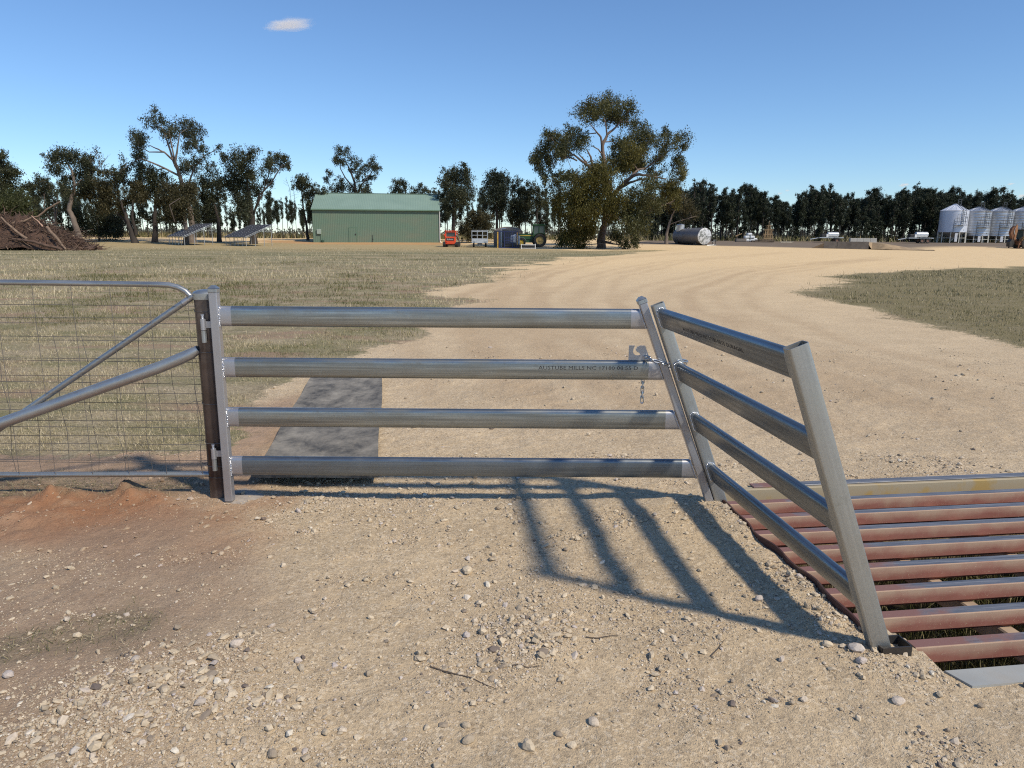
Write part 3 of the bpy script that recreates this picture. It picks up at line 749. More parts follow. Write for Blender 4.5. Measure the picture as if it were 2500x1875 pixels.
# wing panel: two open rectangular posts and four rails, leaning away from the grid
TH = R(20.7)
wx = Matrix.Rotation(R(-1.0), 3, 'Z') @ Vector(GV); wu = Vector((-wx.y, wx.x, 0)); wz = Vector((0, 0, 1)) * math.cos(TH) - wu * math.sin(TH); wy = wz.cross(wx)
WO = GO + GU * .014
wg = thing('wing_panel', 'galvanised four rail side wing beside the cattle grid, leaning left on two open posts', 'fence panel', WO)
wg.rotation_euler = Matrix((wx, wy, wz)).transposed().to_euler()
WL, WH = 1.415, 1.175
hollow_post('post', WH, .042, .066, .003, M['post_galv'], wg, -.06, Matrix.Translation((0, 0, 0)))
hollow_post('post', WH, .046, .070, .003, M['post_galv'], wg, -.05, Matrix.Translation((WL, 0, 0)))
cs = math.cos(TH)
wrails = []
for i, z in enumerate(zc):
    z0 = z / cs + (.012, .0, .0, -.01)[i]
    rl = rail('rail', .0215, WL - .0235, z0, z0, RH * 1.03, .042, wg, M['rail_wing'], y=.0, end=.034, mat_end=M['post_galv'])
    wrails.append((rl, z0))
    weld([(.023, .0215 * math.cos(a), z0 + .033 + .0215 * math.sin(a)) for a in np.linspace(R(180), R(0), 10)] + [(.023, .0215, z0 + q) for q in np.linspace(.028, -.028, 9)] + [(.023, .0215 * math.cos(a), z0 - .033 - .0215 * math.sin(a)) for a in np.linspace(R(0), R(180), 10)] + [(.023, -.0215, z0 + q) for q in np.linspace(-.028, .028, 9)], .0052, rl)
# stencil along the top wing rail, on the face towards the gate
rl, z0 = wrails[0]
ysgn = 1 if Vector(GU).dot(wy) < 0 else -1
def wl_at(px, py):
    # where the sight line meets the rail face
    d = Vector(ray(px, py)); n = wy; P0 = Vector(WO) + wy * (ysgn * .0212)
    t = (P0 - Vector(_C)).dot(n) / d.dot(n); P = Vector(_C) + d * t - Vector(WO); return P.dot(wx), P.dot(wz)
a0 = wl_at(1600 + 505 / 7.373, 740 + 510 / 7.373); a1 = wl_at(1600 + 1590 / 7.373, 740 + 880 / 7.373)
text_mesh('mill_stamp', 'AUSTUBE MILLS NC 17180 08:55 DURAGAL', M['ink'], rl, a1[0] - a0[0], .0175,
          Matrix.Translation((a0[0], ysgn * .0214, z0 - .012)) @ Matrix.Rotation(R(90), 4, 'X') @ (Matrix.Identity(4) if ysgn < 0 else Matrix.Scale(-1, 4, (0, 0, 1))))

# cattle grid
def gridp(u, v, z): p = GO + GU * u + GV * v; return (p[0], p[1], z)
gr = thing('cattle_grid', 'dusty red barred cattle grid over a weedy pit beside the leaning wing', 'cattle grid', GO)
gr.rotation_euler = Matrix((Vector(GU), -Vector(GV), Vector((0, 0, 1)))).transposed().to_euler()   # local x along bars, local y away from camera
gm1 = NB('red_bar_paint'); gc = gm1.coord(); gcs = gm1.coord('Object', (1.2, 30, 30))
geo = gm1.n('NewGeometry'); sx = gm1.n('SeparateXYZ'); gm1.l.new(gc, sx.inputs[0])
rd_ = gm1.mix(gm1.rng(gm1.noise(gc, 9, 5, .65), .3, .7), (.23, .075, .062), (.30, .12, .098))
dz = gm1.math('ADD', gm1.rng(sx.outputs[2], -.075, -.006, 0, 1), gm1.rng(gm1.noise(gc, 5, 5, .6), .3, .7, -.35, .25))
rd_ = gm1.mix(gm1.rng(dz, .35, 1.0, .12, .85), rd_, (.42, .31, .22))
rd_ = gm1.mix(gm1.rng(gm1.noise(gc, 170, 2, .8), .64, .68, 0, .8), rd_, (.46, .36, .25))
gm1.p(base=rd_, rough=.9, spec=.12)
gm2 = NB('worn_bar_top'); c2 = gm2.coord(); c2s = gm2.coord('Object', (3, 60, 60))
sx2 = gm2.n('SeparateXYZ'); gm2.l.new(c2, sx2.inputs[0])
wr = gm2.math('ADD', gm2.rng(sx2.outputs[0], .2, .75), gm2.rng(gm2.noise(c2, 7, 5, .6), .3, .7, -.3, .3))
wr = gm2.rng(wr, .25, .6, 0, 1)
tcol = gm2.mix(wr, (.20, .10, .085), gm2.mix(gm2.rng(gm2.noise(c2s, 1, 4, .7), .4, .65), (.11, .12, .145), (.25, .255, .27)))
tcol = gm2.mix(gm2.rng(gm2.noise(c2, 90, 3, .8), .6, .68, 0, .5), tcol, (.36, .29, .21))
gm2.p(base=tcol, rough=gm2.rng(wr, 0, 1, .75, .55), metal=gm2.rng(wr, 0, 1, 0, .35))
BARL = 3.7
def gbar(v, u0):
    b = MB(); w, h = .052, .074
    sec = [(-w / 2 + .003, 0), (w / 2 - .003, 0), (w / 2, -.004), (w / 2 + .001, -.03), (w / 2, -.062), (w / 2 - .010, -h), (-w / 2 + .010, -h), (-w / 2, -.062), (-w / 2 - .001, -.03), (-w / 2, -.004)]
    n = len(sec); r0 = [(u0, -v + p, q) for p, q in sec]; r1 = [(BARL, -v + p, q) for p, q in sec]
    for k in range(n): b.add([r0[k], r0[(k + 1) % n], r1[(k + 1) % n], r1[k]], [(0, 1, 2, 3)], 1 if k == 0 else 0)
    b.add(r0, [tuple(range(n))]); b.add(r1, [tuple(range(n - 1, -1, -1))])
    o = b.build('grid_bar', [gm1.m, gm2.m], gr, True, R(16)); o.location = (0, 0, .004)
for i in range(8): gbar(-.012 + .2006 * i + .002, .024 + (.10 if i == 7 else 0))
dusty = simple('dusty_beam', (.40, .30, .21), .85, 0, .25, 8, dirt=(.2, .08, .06), dirtamt=.5)
for u in (.68, 1.25, 1.95, 2.65, 3.3):
    b = MB(); b.box((u, -.74, -.118), (.062, 1.72, .08), None, 0, .006); b.build('cross_beam', dusty, gr)
yb = NB('yellow_beam'); yc = yb.coord(); yb.p(base=yb.mix(yb.rng(yb.noise(yc, 14, 5, .7), .4, .65), (.34, .27, .16), (.42, .34, .22)), rough=.8); 
yb_c = yb.mix(yb.rng(yb.noise(yc, 3, 4, .6), .55, .62, 0, .7), (.36, .30, .20), (.40, .26, .06)); yb.l.new(yb_c, yb.b.inputs[0])
b = MB(); b.box((2.0, .207, -.031), (3.86, .045, .078), None, 0, .004); b.build('far_beam', yb.m, gr)
b = MB(); b.box((2.05, .236, .0125), (3.5, .06, .008), None, 0, .003); b.build('far_beam_top', gm2.m, gr)
plate = simple('grey_plate', (.34, .35, .335), .75, .1, .12, 6, dirt=(.40, .34, .26), dirtamt=.45)
b = MB(); b.add([(.125, -1.56, .006), (3.7, -1.553, .006), (3.7, -1.648, .006), (.155, -1.648, .006), (.125, -1.56, -.012), (3.7, -1.553, -.012), (3.7, -1.648, -.012), (.155, -1.648, -.012)], [(3, 2, 1, 0), (0, 1, 5, 4), (1, 2, 6, 5), (2, 3, 7, 6), (3, 0, 4, 7), (4, 5, 6, 7)])
b.build('edge_plate', plate, gr)
# bent rusty flat strip holding back the gravel along the bar ends
b = MB(); vs = []; N_ = 60
for i in range(N_):
    v = -.02 + 1.34 * i / (N_ - 1); w_ = .010 * math.sin(v * 9.) + .008 * math.sin(v * 21 + 1); h_ = .034 + .006 * math.sin(v * 13)
    for du, zz in ((-.006, h_), (.0, h_ + .002), (.004, -.09), (-.004, -.09)): vs.append((.006 + w_ + du, -v, zz))
fs = [(i * 4 + k, (i + 1) * 4 + k, (i + 1) * 4 + (k + 1) % 4, i * 4 + (k + 1) % 4) for i in range(N_ - 1) for k in range(4)]
b.add(vs, fs); b.build('edge_strip', simple('rusty_strip', (.09, .045, .04), .75, .3, .35, 9, dirt=(.28, .2, .13), dirtamt=.5), gr, True, R(50))
# post socket in the gravel
b = MB(); t = .005
sk = [(-.055, -.036), (.055, -.036), (.055, .036), (-.055, .036)]
so = Vector(GO + GV * WL); m3 = Matrix((Vector(GU), -Vector(GV), Vector((0, 0, 1)))).transposed()
for i in range(4):
    p = Vector((*sk[i], 0)); q = Vector((*sk[(i + 1) % 4], 0)); b.bar(Vector((p.x + .022, -WL + p.y - .006, -.005)), Vector((q.x + .022, -WL + q.y - .006, -.005)), t, .085)
b.build('post_socket', M['darksteel'], gr)

# ---- wire mesh fence and tubular mesh gate on the left
FY = 3.76
mg = thing('mesh_gate', 'galvanised tubular farm gate with rounded top corner, wire mesh and thin diagonal brace', 'gate', (-2.8, FY, 0))
gp = simple('gate_tube', (.33, .345, .35), .42, .8, .15, 5, stretch=(1, 12, 12), dirt=(.5, .5, .48), dirtamt=.45)
def loc(p): return (p[0] + 2.8, 0, p[2])
top = [(-4.8, 1.186), (-3.6, 1.184), (-2.6, 1.18), (-1.86, 1.174), (-1.80, 1.171), (-1.755, 1.160), (-1.715, 1.138), (-1.685, 1.105), (-1.672, 1.06), (-1.67, 1.0)]
b = MB(); b.tube([(x + 2.8, 0, z) for x, z in top[:-2]] , .0148, 14); b.tube([(-2.0, 0, 1.186), (-2.0, 0, .13)], .0148, 12); b.build('top_tube', gp, mg, True)
b = MB(); b.tube([(x + 2.8, 0, z) for x, z in ((-1.66, 1.09), (-1.672, 1.06)) ] + [(1.128, 0, .9)], .004, 8)
b = MB(); b.tube([(-2.0, -.004, .118), (.1, -.004, .125), (1.165, -.004, .135)], .0150, 14); b.build('bottom_tube', M['post_galv'], mg, True)
b = MB(); q0 = Vector((1.12, -.002, 1.112)); q1 = Vector((-.02, -.002, .372)); q2 = q1 + (q1 - q0) * .35
b.tube([q0, q0.lerp(q1, .05), q0.lerp(q1, .5), q1, q2], [.0165, .0165, .0165, .0165, .0165], 14); b.build('brace', gp, mg, True)
b = MB(); b.tube([q0 + Vector((.012, -.004, .006)), q0.lerp(q1, .045) + Vector((0, -.002, 0))], [.010, .018], 12); b.build('brace_end', M['silver'], mg, True)
b = MB(); rr = random.Random(3)
for i in range(24):
    x = -1.95 + .2035 * i
    if x > 1.14: break
    x += rr.uniform(-.004, .004); zt_ = 1.172 if x < .92 else 1.172 - (x - .92) * .28
    b.tube([(x + rr.uniform(-.004, .004), -.017, zt_ - (zt_ - .128) * t) for t in (0, .33, .66, 1)], .0014, 5)
for i in range(10):
    z = .215 + .0945 * i
    xe = 1.19
    b.tube([(-2.0, -.0165, z)] + [(-2 + (xe + 2) * t, -.0165, z + rr.uniform(-.003, .003)) for t in (.25, .5, .75, 1)], .0016, 5)
b.build('mesh', M['wire'], mg, True)
fn = thing('wire_fence', 'hinge joint wire netting tied to the dark strainer post, behind the tubular mesh gate', 'fence', (-2.8, FY + .05, 0))
b = MB()
for i, z in enumerate((.19, .262, .345, .425, .525, .64, .765, .90, 1.0)):
    b.tube([(-2.2 + 3.37 * t, .004 * math.sin(9 * t), z + .006 * math.sin(5 * t + i) - .008 * t) for t in np.linspace(0, 1, 12)], .0016, 5)
b.build('line_wire', M['wire'], fn, True)
b = MB()
for i in range(22):
    x = -2.1 + .152 * i + rr.uniform(-.02, .02)
    if x > 1.1: break
    ztop = (.9 if i % 3 else .62)
    b.tube([(x + .012 * math.sin(z * 14 + i), .002, z) for z in np.linspace(.09, ztop, 7)], .0014, 5)
b.build('stay_wire', M['wire'], fn, True)

# ---- rubber mat
rb = NB('conveyor_rubber'); rc = rb.coord()
rn = rb.noise(rb.coord('Object', (1.3, .8, 1)), 4.2, 7, .7, .2); rn2 = rb.noise(rc, 26, 5, .7)
rb.p(base=rb.mix(rb.rng(rb.noise(rb.coord('Object', (2.2, .6, 1)), 9, 5, .7), .55, .75, 0, .35), rb.mix(rb.rng(rn2, .55, .75, 0, .5), rb.mix(rb.rng(rn, .36, .72), (.075, .074, .072), (.33, .30, .25)), (.3, .26, .2)), (.26, .23, .185)), rough=.85, spec=.12); rb.bump(rn2, .3, .004)
mc = [np.array(g_[:2]) for g_ in (G(545 * K, 1052 * K), G(815 * K, 1046 * K), G(827 * K, 818 * K), G(672 * K, 822 * K))]
b = MB(); nu, nv = 24, 70
for side in (0, 1):
    vs = []
    for j in range(nv + 1):
        for i in range(nu + 1):
            s, t = i / nu, j / nv
            p = (mc[0] * (1 - s) + mc[1] * s) * (1 - t) + (mc[3] * (1 - s) + mc[2] * s) * t
            ed = .006 * math.sin(t * 9 + (0 if s < .5 else 2)) * abs(2 * s - 1) ** 4
            z = .022 + .010 * math.sin(t * 6 + s * 2) + .006 * math.sin(t * 15 + 1 + 3 * s) + .022 * (1 - t) ** 14 * (1 + .3 * math.sin(s * 4)) + .012 * abs(2 * s - 1) ** 6
            z += (zmid(np.array([p[0]]), np.array([p[1]])) + fbm(np.array([p[0]]), np.array([p[1]]), 3, 1.1) * .022 * (1 - smooth(6, 14, np.array([p[1]]))))[0] + .012
            vs.append((p[0] + ed, p[1] - .015 * math.sin(s * math.pi) * (1 - t), z - side * .016))
    fs = [(j * (nu + 1) + i, j * (nu + 1) + i + 1, (j + 1) * (nu + 1) + i + 1, (j + 1) * (nu + 1) + i) for j in range(nv) for i in range(nu)]
    if side == 0: top_v = vs; b.add(vs, fs)
    else:
        o_ = len(b.v); b.add(vs, [f[::-1] for f in fs])
        per = [i for i in range(nu + 1)] + [j * (nu + 1) + nu for j in range(1, nv + 1)] + [nv * (nu + 1) + i for i in range(nu - 1, -1, -1)] + [j * (nu + 1) for j in range(nv - 1, 0, -1)]
        n_ = len(per); b.f += [(per[(k + 1) % n_], per[k], per[k] + o_, per[(k + 1) % n_] + o_) for k in range(n_)]; b.mi += [0] * n_
mt = b.build('rubber_mat', rb.m, None, True, R(50)); tag(mt, 'long worn black rubber mat lying on the dirt behind the rail gate', 'mat')
# ------------------------------------------------------------------ the farmyard
def place(px, py):      # px, py in 2212 px units -> ground point and metres per 2212-px
    q = G(px * K, py * K); return q, q[1] / FPX * K
def wheel(parent, c, r, w, tyre, rim, rimr=.6, axis='y', lugs=0, hub=True):
    b = MB(); h = w / 2
    b.lathe([(r * rimr, -h * .8), (r * .82, -h), (r * .96, -h * .85), (r, -h * .5), (r, h * .5), (r * .96, h * .85), (r * .82, h), (r * rimr, h * .8), (r * rimr, -h * .8)], 28, 0, c, axis)
    for i in range(lugs):
        a = 2 * math.pi * i / lugs
        for sg in (-1, 1):
            a2 = a + sg * math.pi / lugs * .5
            p = Vector((math.cos(a2), math.sin(a2), 0)) * (r * .99); ww = sg * h * .45
            q = {'y': (p.x, ww, p.y), 'x': (ww, p.x, p.y)}[axis]
            m_ = {'y': Matrix.Rotation(-a2, 3, 'Y'), 'x': Matrix.Rotation(a2, 3, 'X')}[axis]
            b.box((q[0] + c[0], q[1] + c[1], q[2] + c[2]), (r * .07, w * .5, r * .06) if axis == 'y' else (w * .5, r * .07, r * .06), m_)
    o = b.build('wheel', tyre, parent, True)
    b = MB(); b.lathe([(r * rimr * 1.02, -h * .72), (r * rimr * .9, -h * .45), (r * rimr * .35, -h * .35), (r * rimr * .3, -h * .6), (1e-3, -h * .6)], 24, 0, c, axis)
    b.lathe([(r * rimr * 1.02, h * .72), (r * rimr * .9, h * .45), (r * rimr * .35, h * .35), (r * rimr * .3, h * .6), (1e-3, h * .6)], 24, 0, c, axis)
    b.build('rim', rim, o, True); return o
tyre = M['black']
glass = simple('dark_glass', (.06, .09, .09), .08, .0, .1, 2); 

# --- shed
shc = NB('green_steel_cladding'); q = shc.coord()
wv = shc.n('TexWave', wave_type='BANDS', bands_direction='X'); shc.l.new(q, wv.inputs[0]); wv.inputs['Scale'].default_value = 1.25; wv.inputs['Distortion'].default_value = 0
stn = shc.noise(shc.coord('Object', (.25, 1, .6)), .9, 5, .6)
dcl = shc.mix(shc.rng(wv.outputs[1], .2, .8, 0, .3), (.135, .205, .15), (.105, .165, .12))
dcl = shc.mix(shc.rng(stn, .45, .7, 0, .5), dcl, (.20, .20, .145))
shc.p(base=dcl, rough=.6, spec=.3); shc.bump(wv.outputs[1], .4, .04)
roofm = NB('green_steel_roof'); q = roofm.coord(); wv = roofm.n('TexWave', wave_type='BANDS', bands_direction='X'); roofm.l.new(q, wv.inputs[0]); wv.inputs['Scale'].default_value = 1.25
roofm.p(base=roofm.mix(roofm.rng(roofm.noise(q, .4, 4), .3, .7), (.19, .275, .225), (.22, .31, .255)), rough=.6, spec=.25); roofm.bump(wv.outputs[1], .3, .04)
trim = simple('green_trim', (.13, .22, .15), .5, 0, .05, 2)
fl = D(677 * K, 522 * K, 106.); fr_ang = R(7.5)
sw, sdp, eh, rh = 18.35, 12., 4.72, 2.55
sz0 = zt(fl[0], 106)
sh = thing('farm_shed', 'long green steel clad farm shed with a gable roof', 'shed', (fl[0], 106, sz0), fr_ang)
b = MB(); b.add([(0, 0, -.3), (sw, 0, -.3), (sw, sdp, -.3), (0, sdp, -.3), (0, 0, eh), (sw, 0, eh), (sw, sdp, eh), (0, sdp, eh), (0, sdp / 2, eh + rh), (sw, sdp / 2, eh + rh)],
               [(0, 1, 5, 4), (1, 2, 6, 9, 5), (2, 3, 7, 6), (3, 0, 4, 8, 7)]); b.build('wall', shc.m, sh)
b = MB(); ov = .22; t = .06; sl_ = rh / (sdp / 2)
def rp(y, z): return [(-.12, y, z), (sw + .12, y, z)]
f0 = rp(-ov, eh - ov * sl_ + .07); r0 = rp(sdp / 2, eh + rh + .07); k0 = rp(sdp + ov, eh - ov * sl_ + .07)
vs = f0 + r0 + k0; vs += [(x, y, z - t) for x, y, z in vs]
b.add(vs, [(0, 1, 3, 2), (2, 3, 5, 4), (6, 8, 9, 7), (8, 10, 11, 9), (0, 6, 7, 1), (4, 5, 11, 10), (0, 2, 8, 6), (2, 4, 10, 8), (1, 7, 9, 3), (3, 9, 11, 5)]); rf = b.build('roof', roofm.m, sh)
b = MB(); b.bar((-.14, sdp / 2, eh + rh + .085), (sw + .14, sdp / 2, eh + rh + .085), .4, .05); b.build('ridge_cap', roofm.m, rf)
b = MB(); b.bar((-.12, -ov - .05, eh - .03), (sw + .12, -ov - .05, eh - .03), .12, .16); b.build('gutter', trim, sh)
b = MB(); b.tube([(sw + .02, -ov + .04, eh - .1), (sw + .02, -.10, eh - .35), (sw + .03, -.10, .5), (sw + .08, -.10, .15), (sw + .32, -.15, -.02)], .062, 8); b.build('downpipe', M['white'], sh, True)
dx0 = 5.15; b = MB(); b.box((dx0 + .52, -.025, 1.06), (1.0, .05, 2.1)); dr = b.build('door', shc.m, sh)
b = MB()
for x in (dx0 - .03, dx0 + 1.07): b.box((x, -.03, 1.08), (.06, .08, 2.2))
b.box((dx0 + .52, -.03, 2.16), (1.16, .08, .06)); b.build('door_frame', trim, dr)
b = MB(); b.box((dx0 + .93, -.07, 1.18), (.2, .05, .22), None, 0, .01); b.build('door_lock', M['darksteel'], dr)
b = MB(); b.box((.88, -.12, 1.55), (.62, .24, .68), None, 0, .02); mb_ = b.build('meter_box', simple('pale_green_box', (.30, .36, .31), .5, 0, .08, 3), sh)
b = MB(); b.tube([(1.12, -.08, 1.2), (1.12, -.08, .0)], .03, 8); b.build('conduit', trim, sh)
b = MB(); b.tube([(8.5, -.05, 1.15), (8.5, -.05, .05)], .025, 8); b.tube([(8.5, -.05, .55), (8.62, -.3, .4)], .025, 8); b.build('tap_pipe', M['darksteel'], sh)
b = MB(); b.lathe([(.18, 0), (.2, .12), (.16, .34), (.05, .38)], 12, 0, (1.35, -.35, .0)); o = b.build('bucket', simple('dark_green_plastic', (.02, .06, .035), .5), None, True); o.parent = None
o.matrix_world = Matrix.Translation(sh.location) @ Matrix.Rotation(fr_ang, 4, 'Z'); tag(o, 'small dark green bucket by the left end of the green shed wall', 'bucket')

# --- solar arrays
cell = NB('solar_cells'); q = cell.coord(); bk = cell.n('TexBrick'); cell.l.new(q, bk.inputs[0]); bk.offset = 0; bk.inputs['Scale'].default_value = 1; bk.inputs['Brick Width'].default_value = 1.0; bk.inputs['Row Height'].default_value = 1.0
bk.inputs['Mortar Size'].default_value = .012; bk.inputs['Color1'].default_value = (.05, .052, .062, 1); bk.inputs['Color2'].default_value = (.058, .06, .07, 1); bk.inputs['Mortar'].default_value = (.16, .17, .19, 1)
cell.p(base=bk.outputs[0], rough=.55, spec=.2)
steel = simple('array_steel', (.42, .43, .43), .5, .6, .1, 3)
def array(px, py, label, L, S):
    q, s = place(px, py); a = R(-45); ti = R(23)
    root = thing('solar_array', label, 'solar panels', (q[0], q[1], q[2]), a, 'ground mounted solar arrays')
    zl = .98; sy, sz = math.cos(ti), math.sin(ti)
    b = MB(); n_ = (0, -sz, sy)
    m_ = Matrix(((1, 0, 0), (0, sy, -sz), (0, sz, sy)))
    b.box((L / 2, S / 2, 0), (L, S, .04))
    nx = round(L / 1.0)
    for i in range(nx + 1):
        for j in (.35, .65, 1.35, 1.65, 2.35, 2.65, 3.35, 3.65):
            if j < S: b.box((min(max(i * L / nx, .03), L - .03), j, .03), (.05, .09, .03), None, 1)
    pnl = b.build('panel', [cell.m, M['galvfar']], root); pnl.location = (0, 0, zl + .09); pnl.rotation_euler = (ti, 0, 0)
    b = MB(); b.box((L / 2, -.01, 0), (L + .04, .02, .05)); b.box((L / 2, S + .01, 0), (L + .04, .02, .05)); b.box((-.01, S / 2, 0), (.02, S, .05)); b.box((L + .01, S / 2, 0), (.02, S, .05)); b.build('frame', steel, pnl)
    for j in (.4, 1.4, 2.6, 3.6):
        b = MB(); b.box((L / 2, j, -.07), (L - .1, .05, .08)); b.build('purlin', steel, pnl)
    for x in (.15, L - .15):
        b = MB(); b.box((x, S / 2, -.15), (.06, S - .1, .08)); b.build('rafter', steel, pnl)
    for x in (.15, L - .15):
        for j in (.25, S * .38, S * .7, S - .12):
            zz = zl + j * sz - .08
            b = MB(); b.box((x, j * sy, zz / 2 - .05), (.055, .055, zz + .1)); b.build('leg', steel, root)
    for x in np.linspace(.15, L - .15, 6)[1:-1]:
        b = MB(); b.box((x, .25, (zl) / 2 - .05), (.05, .05, zl + .1)); b.build('leg', steel, root)
    b = MB(); b.bar((L - .15, S * sy - .1, zl + S * sz - .75), (L - .15, S * sy * .62, zl + S * sz * .62 - .1), .04, .04); b.build('strut', steel, root)
    return root
array(409 / K, 597 / K, 'dark solar array on steel legs, left one of the pair beyond the paddock', 5.5, 4.3)
array(547 / K, 599 / K, 'dark solar array on steel legs, right one of the pair nearer the green shed', 6.2, 4.1)

# --- compact loader seen from behind
orange = simple('orange_paint', (.72, .075, .02), .4, 0, .05, 2, dirt=(.4, .12, .05), dirtamt=.25)
q, s = place(973, 534)
ld = thing('track_loader', 'small bright orange loader parked by the shed corner, seen from behind', 'loader', q, R(-6))
b = MB(); b.box((0, .1, .84), (1.36, .5, .95), None, 0, .06); b.build('engine_cover', orange, ld)
b = MB(); b.box((0, -.165, .98), (1.02, .03, .30)); cvr = b.build('rear_grille', M['darksteel'], ld)
text_mesh('lettering', 'Kubota', M['white'], cvr, .80, .17, Matrix.Translation((-.40, -.184, .90)) @ Matrix.Rotation(R(90), 4, 'X'))
b = MB()
for sx in (-1, 1): b.bar((sx * .66, .15, 1.25), (sx * .64, .25, 2.0), .14, .12, 0, .02); b.bar((sx * .66, 1.5, .9), (sx * .62, 1.35, 2.0), .1, .1, 0, .02)
b.box((0, .75, 2.03), (1.42, 1.35, .1), None, 0, .03); b.box((0, .2, 1.90), (1.3, .08, .12)); b.build('cab_frame', orange, ld)
b = MB(); b.box((0, .3, 1.60), (1.12, .03, .5)); b.build('rear_window', glass, ld)
b = MB(); b.box((0, .5, 2.15), (.5, .4, .08), None, 0, .02); b.build('roof_vent', M['darksteel'], ld)
for sx in (-1, 1):
    b = MB(); o_ = []
    for i in range(14):
        a = math.pi * i / 13; o_.append((1.5 + .33 * math.sin(a), .36 + .33 * math.cos(a)))
    for i in range(14):
        a = math.pi * (1 + i / 13); o_.append((.15 + .33 * math.sin(a), .36 + .33 * math.cos(a)))
    b.prism(o_, ((sx * .78 - .19, 0, 0), (0, 1, 0), (0, 0, 1)), ((sx * .78 + .19, 0, 0), (0, 1, 0), (0, 0, 1))); b.build('track', tyre, ld, True)
    b = MB(); b.bar((sx * .80, .0, 1.55), (sx * .80, 1.6, 1.05), .12, .2, 0, .02); b.bar((sx * .80, 1.6, 1.05), (sx * .80, 2.3, .35), .12, .16, 0, .02); b.build('lift_arm', orange if sx < 0 else simple('loader_arm', (.3, .29, .28), .5, .3), ld)
b = MB(); b.box((0, 2.35, .42), (1.7, .6, .55), None, 0, .04); b.build('bucket', M['darksteel'], ld)
b = MB(); b.box((-.52, -.16, .62), (.2, .03, .1)); b.build('tail_light', simple('red_lens', (.4, .01, .01), .2), ld)

# --- cage trailer
q, s = place(1036.5, 535)
ct = thing('cage_trailer', 'galvanised cage trailer parked beside the orange loader, tailgate facing us', 'trailer', q, R(3))
tw = 2.02
b = MB(); b.box((0, .0, .86), (tw, .05, .55)); b.box((0, .001, 1.12), (tw, .07, .05)); b.box((0, .0, .60), (tw, .07, .05)); b.build('tailgate', M['galvfar'], ct)
b = MB(); b.box((-tw / 2, 1.5, .86), (.05, 3., .55)); b.box((tw / 2, 1.5, .86), (.05, 3., .55)); b.box((0, 3., .86), (tw, .05, .55)); b.box((0, 1.5, .60), (tw, 3., .05)); b.build('tray', M['galvfar'], ct)
b = MB()
for y in (0.02, 3.):
    for x in (-tw / 2, -.32, .36, tw / 2): b.box((x, y, 1.62), (.055, .05, 1.0))
    for z in (1.55, 2.02): b.box((0, y, z), (tw, .05, .055))
for x in (-tw / 2, tw / 2):
    for y in (1., 2.): b.box((x, y, 1.62), (.05, .05, 1.0))
    for z in (1.55, 2.02, 2.14): b.box((x, 1.5, z), (.05, 3., .05))
b.box((0, .02, 2.16), (tw, .05, .055)); b.build('cage', M['galvfar'], ct)
b = MB(); b.box((0, -.04, .47), (.62, .03, .2)); nb_ = b.build('number_plate_holder', M['darksteel'], ct)
for sx in (-1, 1):
    wheel(ct, (sx * .78, 1.45, .34), .34, .22, tyre, M['galvfar'], .55, 'x')
    b = MB(); b.box((sx * .72, -.04, .70), (.26, .03, .11)); b.build('tail_light', simple('dark_lens', (.10, .11, .13), .3), ct)
b = MB(); b.bar((0, 3., .55), (0, 4.3, .5), .1, .1); b.tube([(0, 4.2, .5), (0, 4.2, .0)], .04, 8); b.build('drawbar', M['galvfar'], ct)

# --- round concrete water tank
q, s = place(1107 , 532)
conc = simple('aged_concrete', (.17, .15, .13), .9, 0, .25, 1.2, dirt=(.08, .07, .06), dirtamt=.6, bump=.2)
tq = G((1104) * K, 531 * K); ty = 97.5
tp = D(1240, 560, ty); tz = zt(tp[0], ty)
tk = thing('water_tank', 'round grey concrete water tank with a low domed roof behind the blue crush', 'tank', (tp[0] + .05, ty, tz))
b = MB(); b.lathe([(1.95, -.2), (1.95, 2.05), (1.88, 2.08), (1.8, 2.05), (1.8, 1.9)], 40); b.build('tank_wall', conc, tk, True)
b = MB(); b.lathe([(1.93, 2.06), (1.6, 2.30), (1.1, 2.48), (.5, 2.58), (1e-3, 2.6)], 40); b.build('dome_roof', simple('tan_dome', (.25, .19, .135), .9, 0, .2, 1.5), tk, True)
b = MB(); b.tube([(-.9, -2.1, 0), (-.9, -2.1, 2.25), (-.7, -2.1, 2.33), (-.3, -2.0, 2.30)], .07, 8); b.build('inlet_pipe', M['white'], tk, True)

# --- blue cattle crush
q, s = place(1099, 536)
blue = simple('navy_paint', (.022, .032, .11), .5, .1, .15, 3, dirt=(.06, .06, .07), dirtamt=.5)
yel = simple('faded_yellow_paint', (.50, .30, .05), .6, 0, .25, 3)
cr = thing('cattle_crush', 'dark blue steel cattle crush with one yellow end post in front of the tank', 'cattle crush', q, R(2))
S_ = 90 / 1740.
cwid = 2.35
b = MB()
for x in (-cwid / 2, -.55, .5, cwid / 2 - .25, cwid / 2):
    for y in (0, 1.5): b.box((x, y, 1.02), (.09, .09, 2.1))
for y in (0, 1.5):
    b.box((-.1, y, 2.02), (cwid, .08, .09)); b.box((0, y, .08), (cwid, .08, .1))
for x in (-cwid / 2, cwid / 2):
    for z in (.5, 1.0, 1.5, 2.02): b.box((x, .75, z), (.06, 1.5, .06))
b.build('frame', blue, cr)
b = MB()
for z in (.62, .95, 1.28):
    b.box((0, 0.02, z), (1.05, .06, .07)); 
for x in (-.25, .0, .25): b.box((x, .03, 1.3), (.05, .05, 1.4))
b.build('head_bail', blue, cr)
b = MB(); b.box((0, .7, .42), (1.7, 1.2, .55), None, 0, .05); b.build('floor_box', M['darksteel'], cr)
b = MB(); b.box((-cwid / 2 - .22, .0, 1.0), (.16, .1, 2.0))
for z in np.linspace(.25, 1.8, 7): b.box((-cwid / 2 - .22, -.055, z), (.12, .02, .05))
b.build('yellow_post', yel, cr)
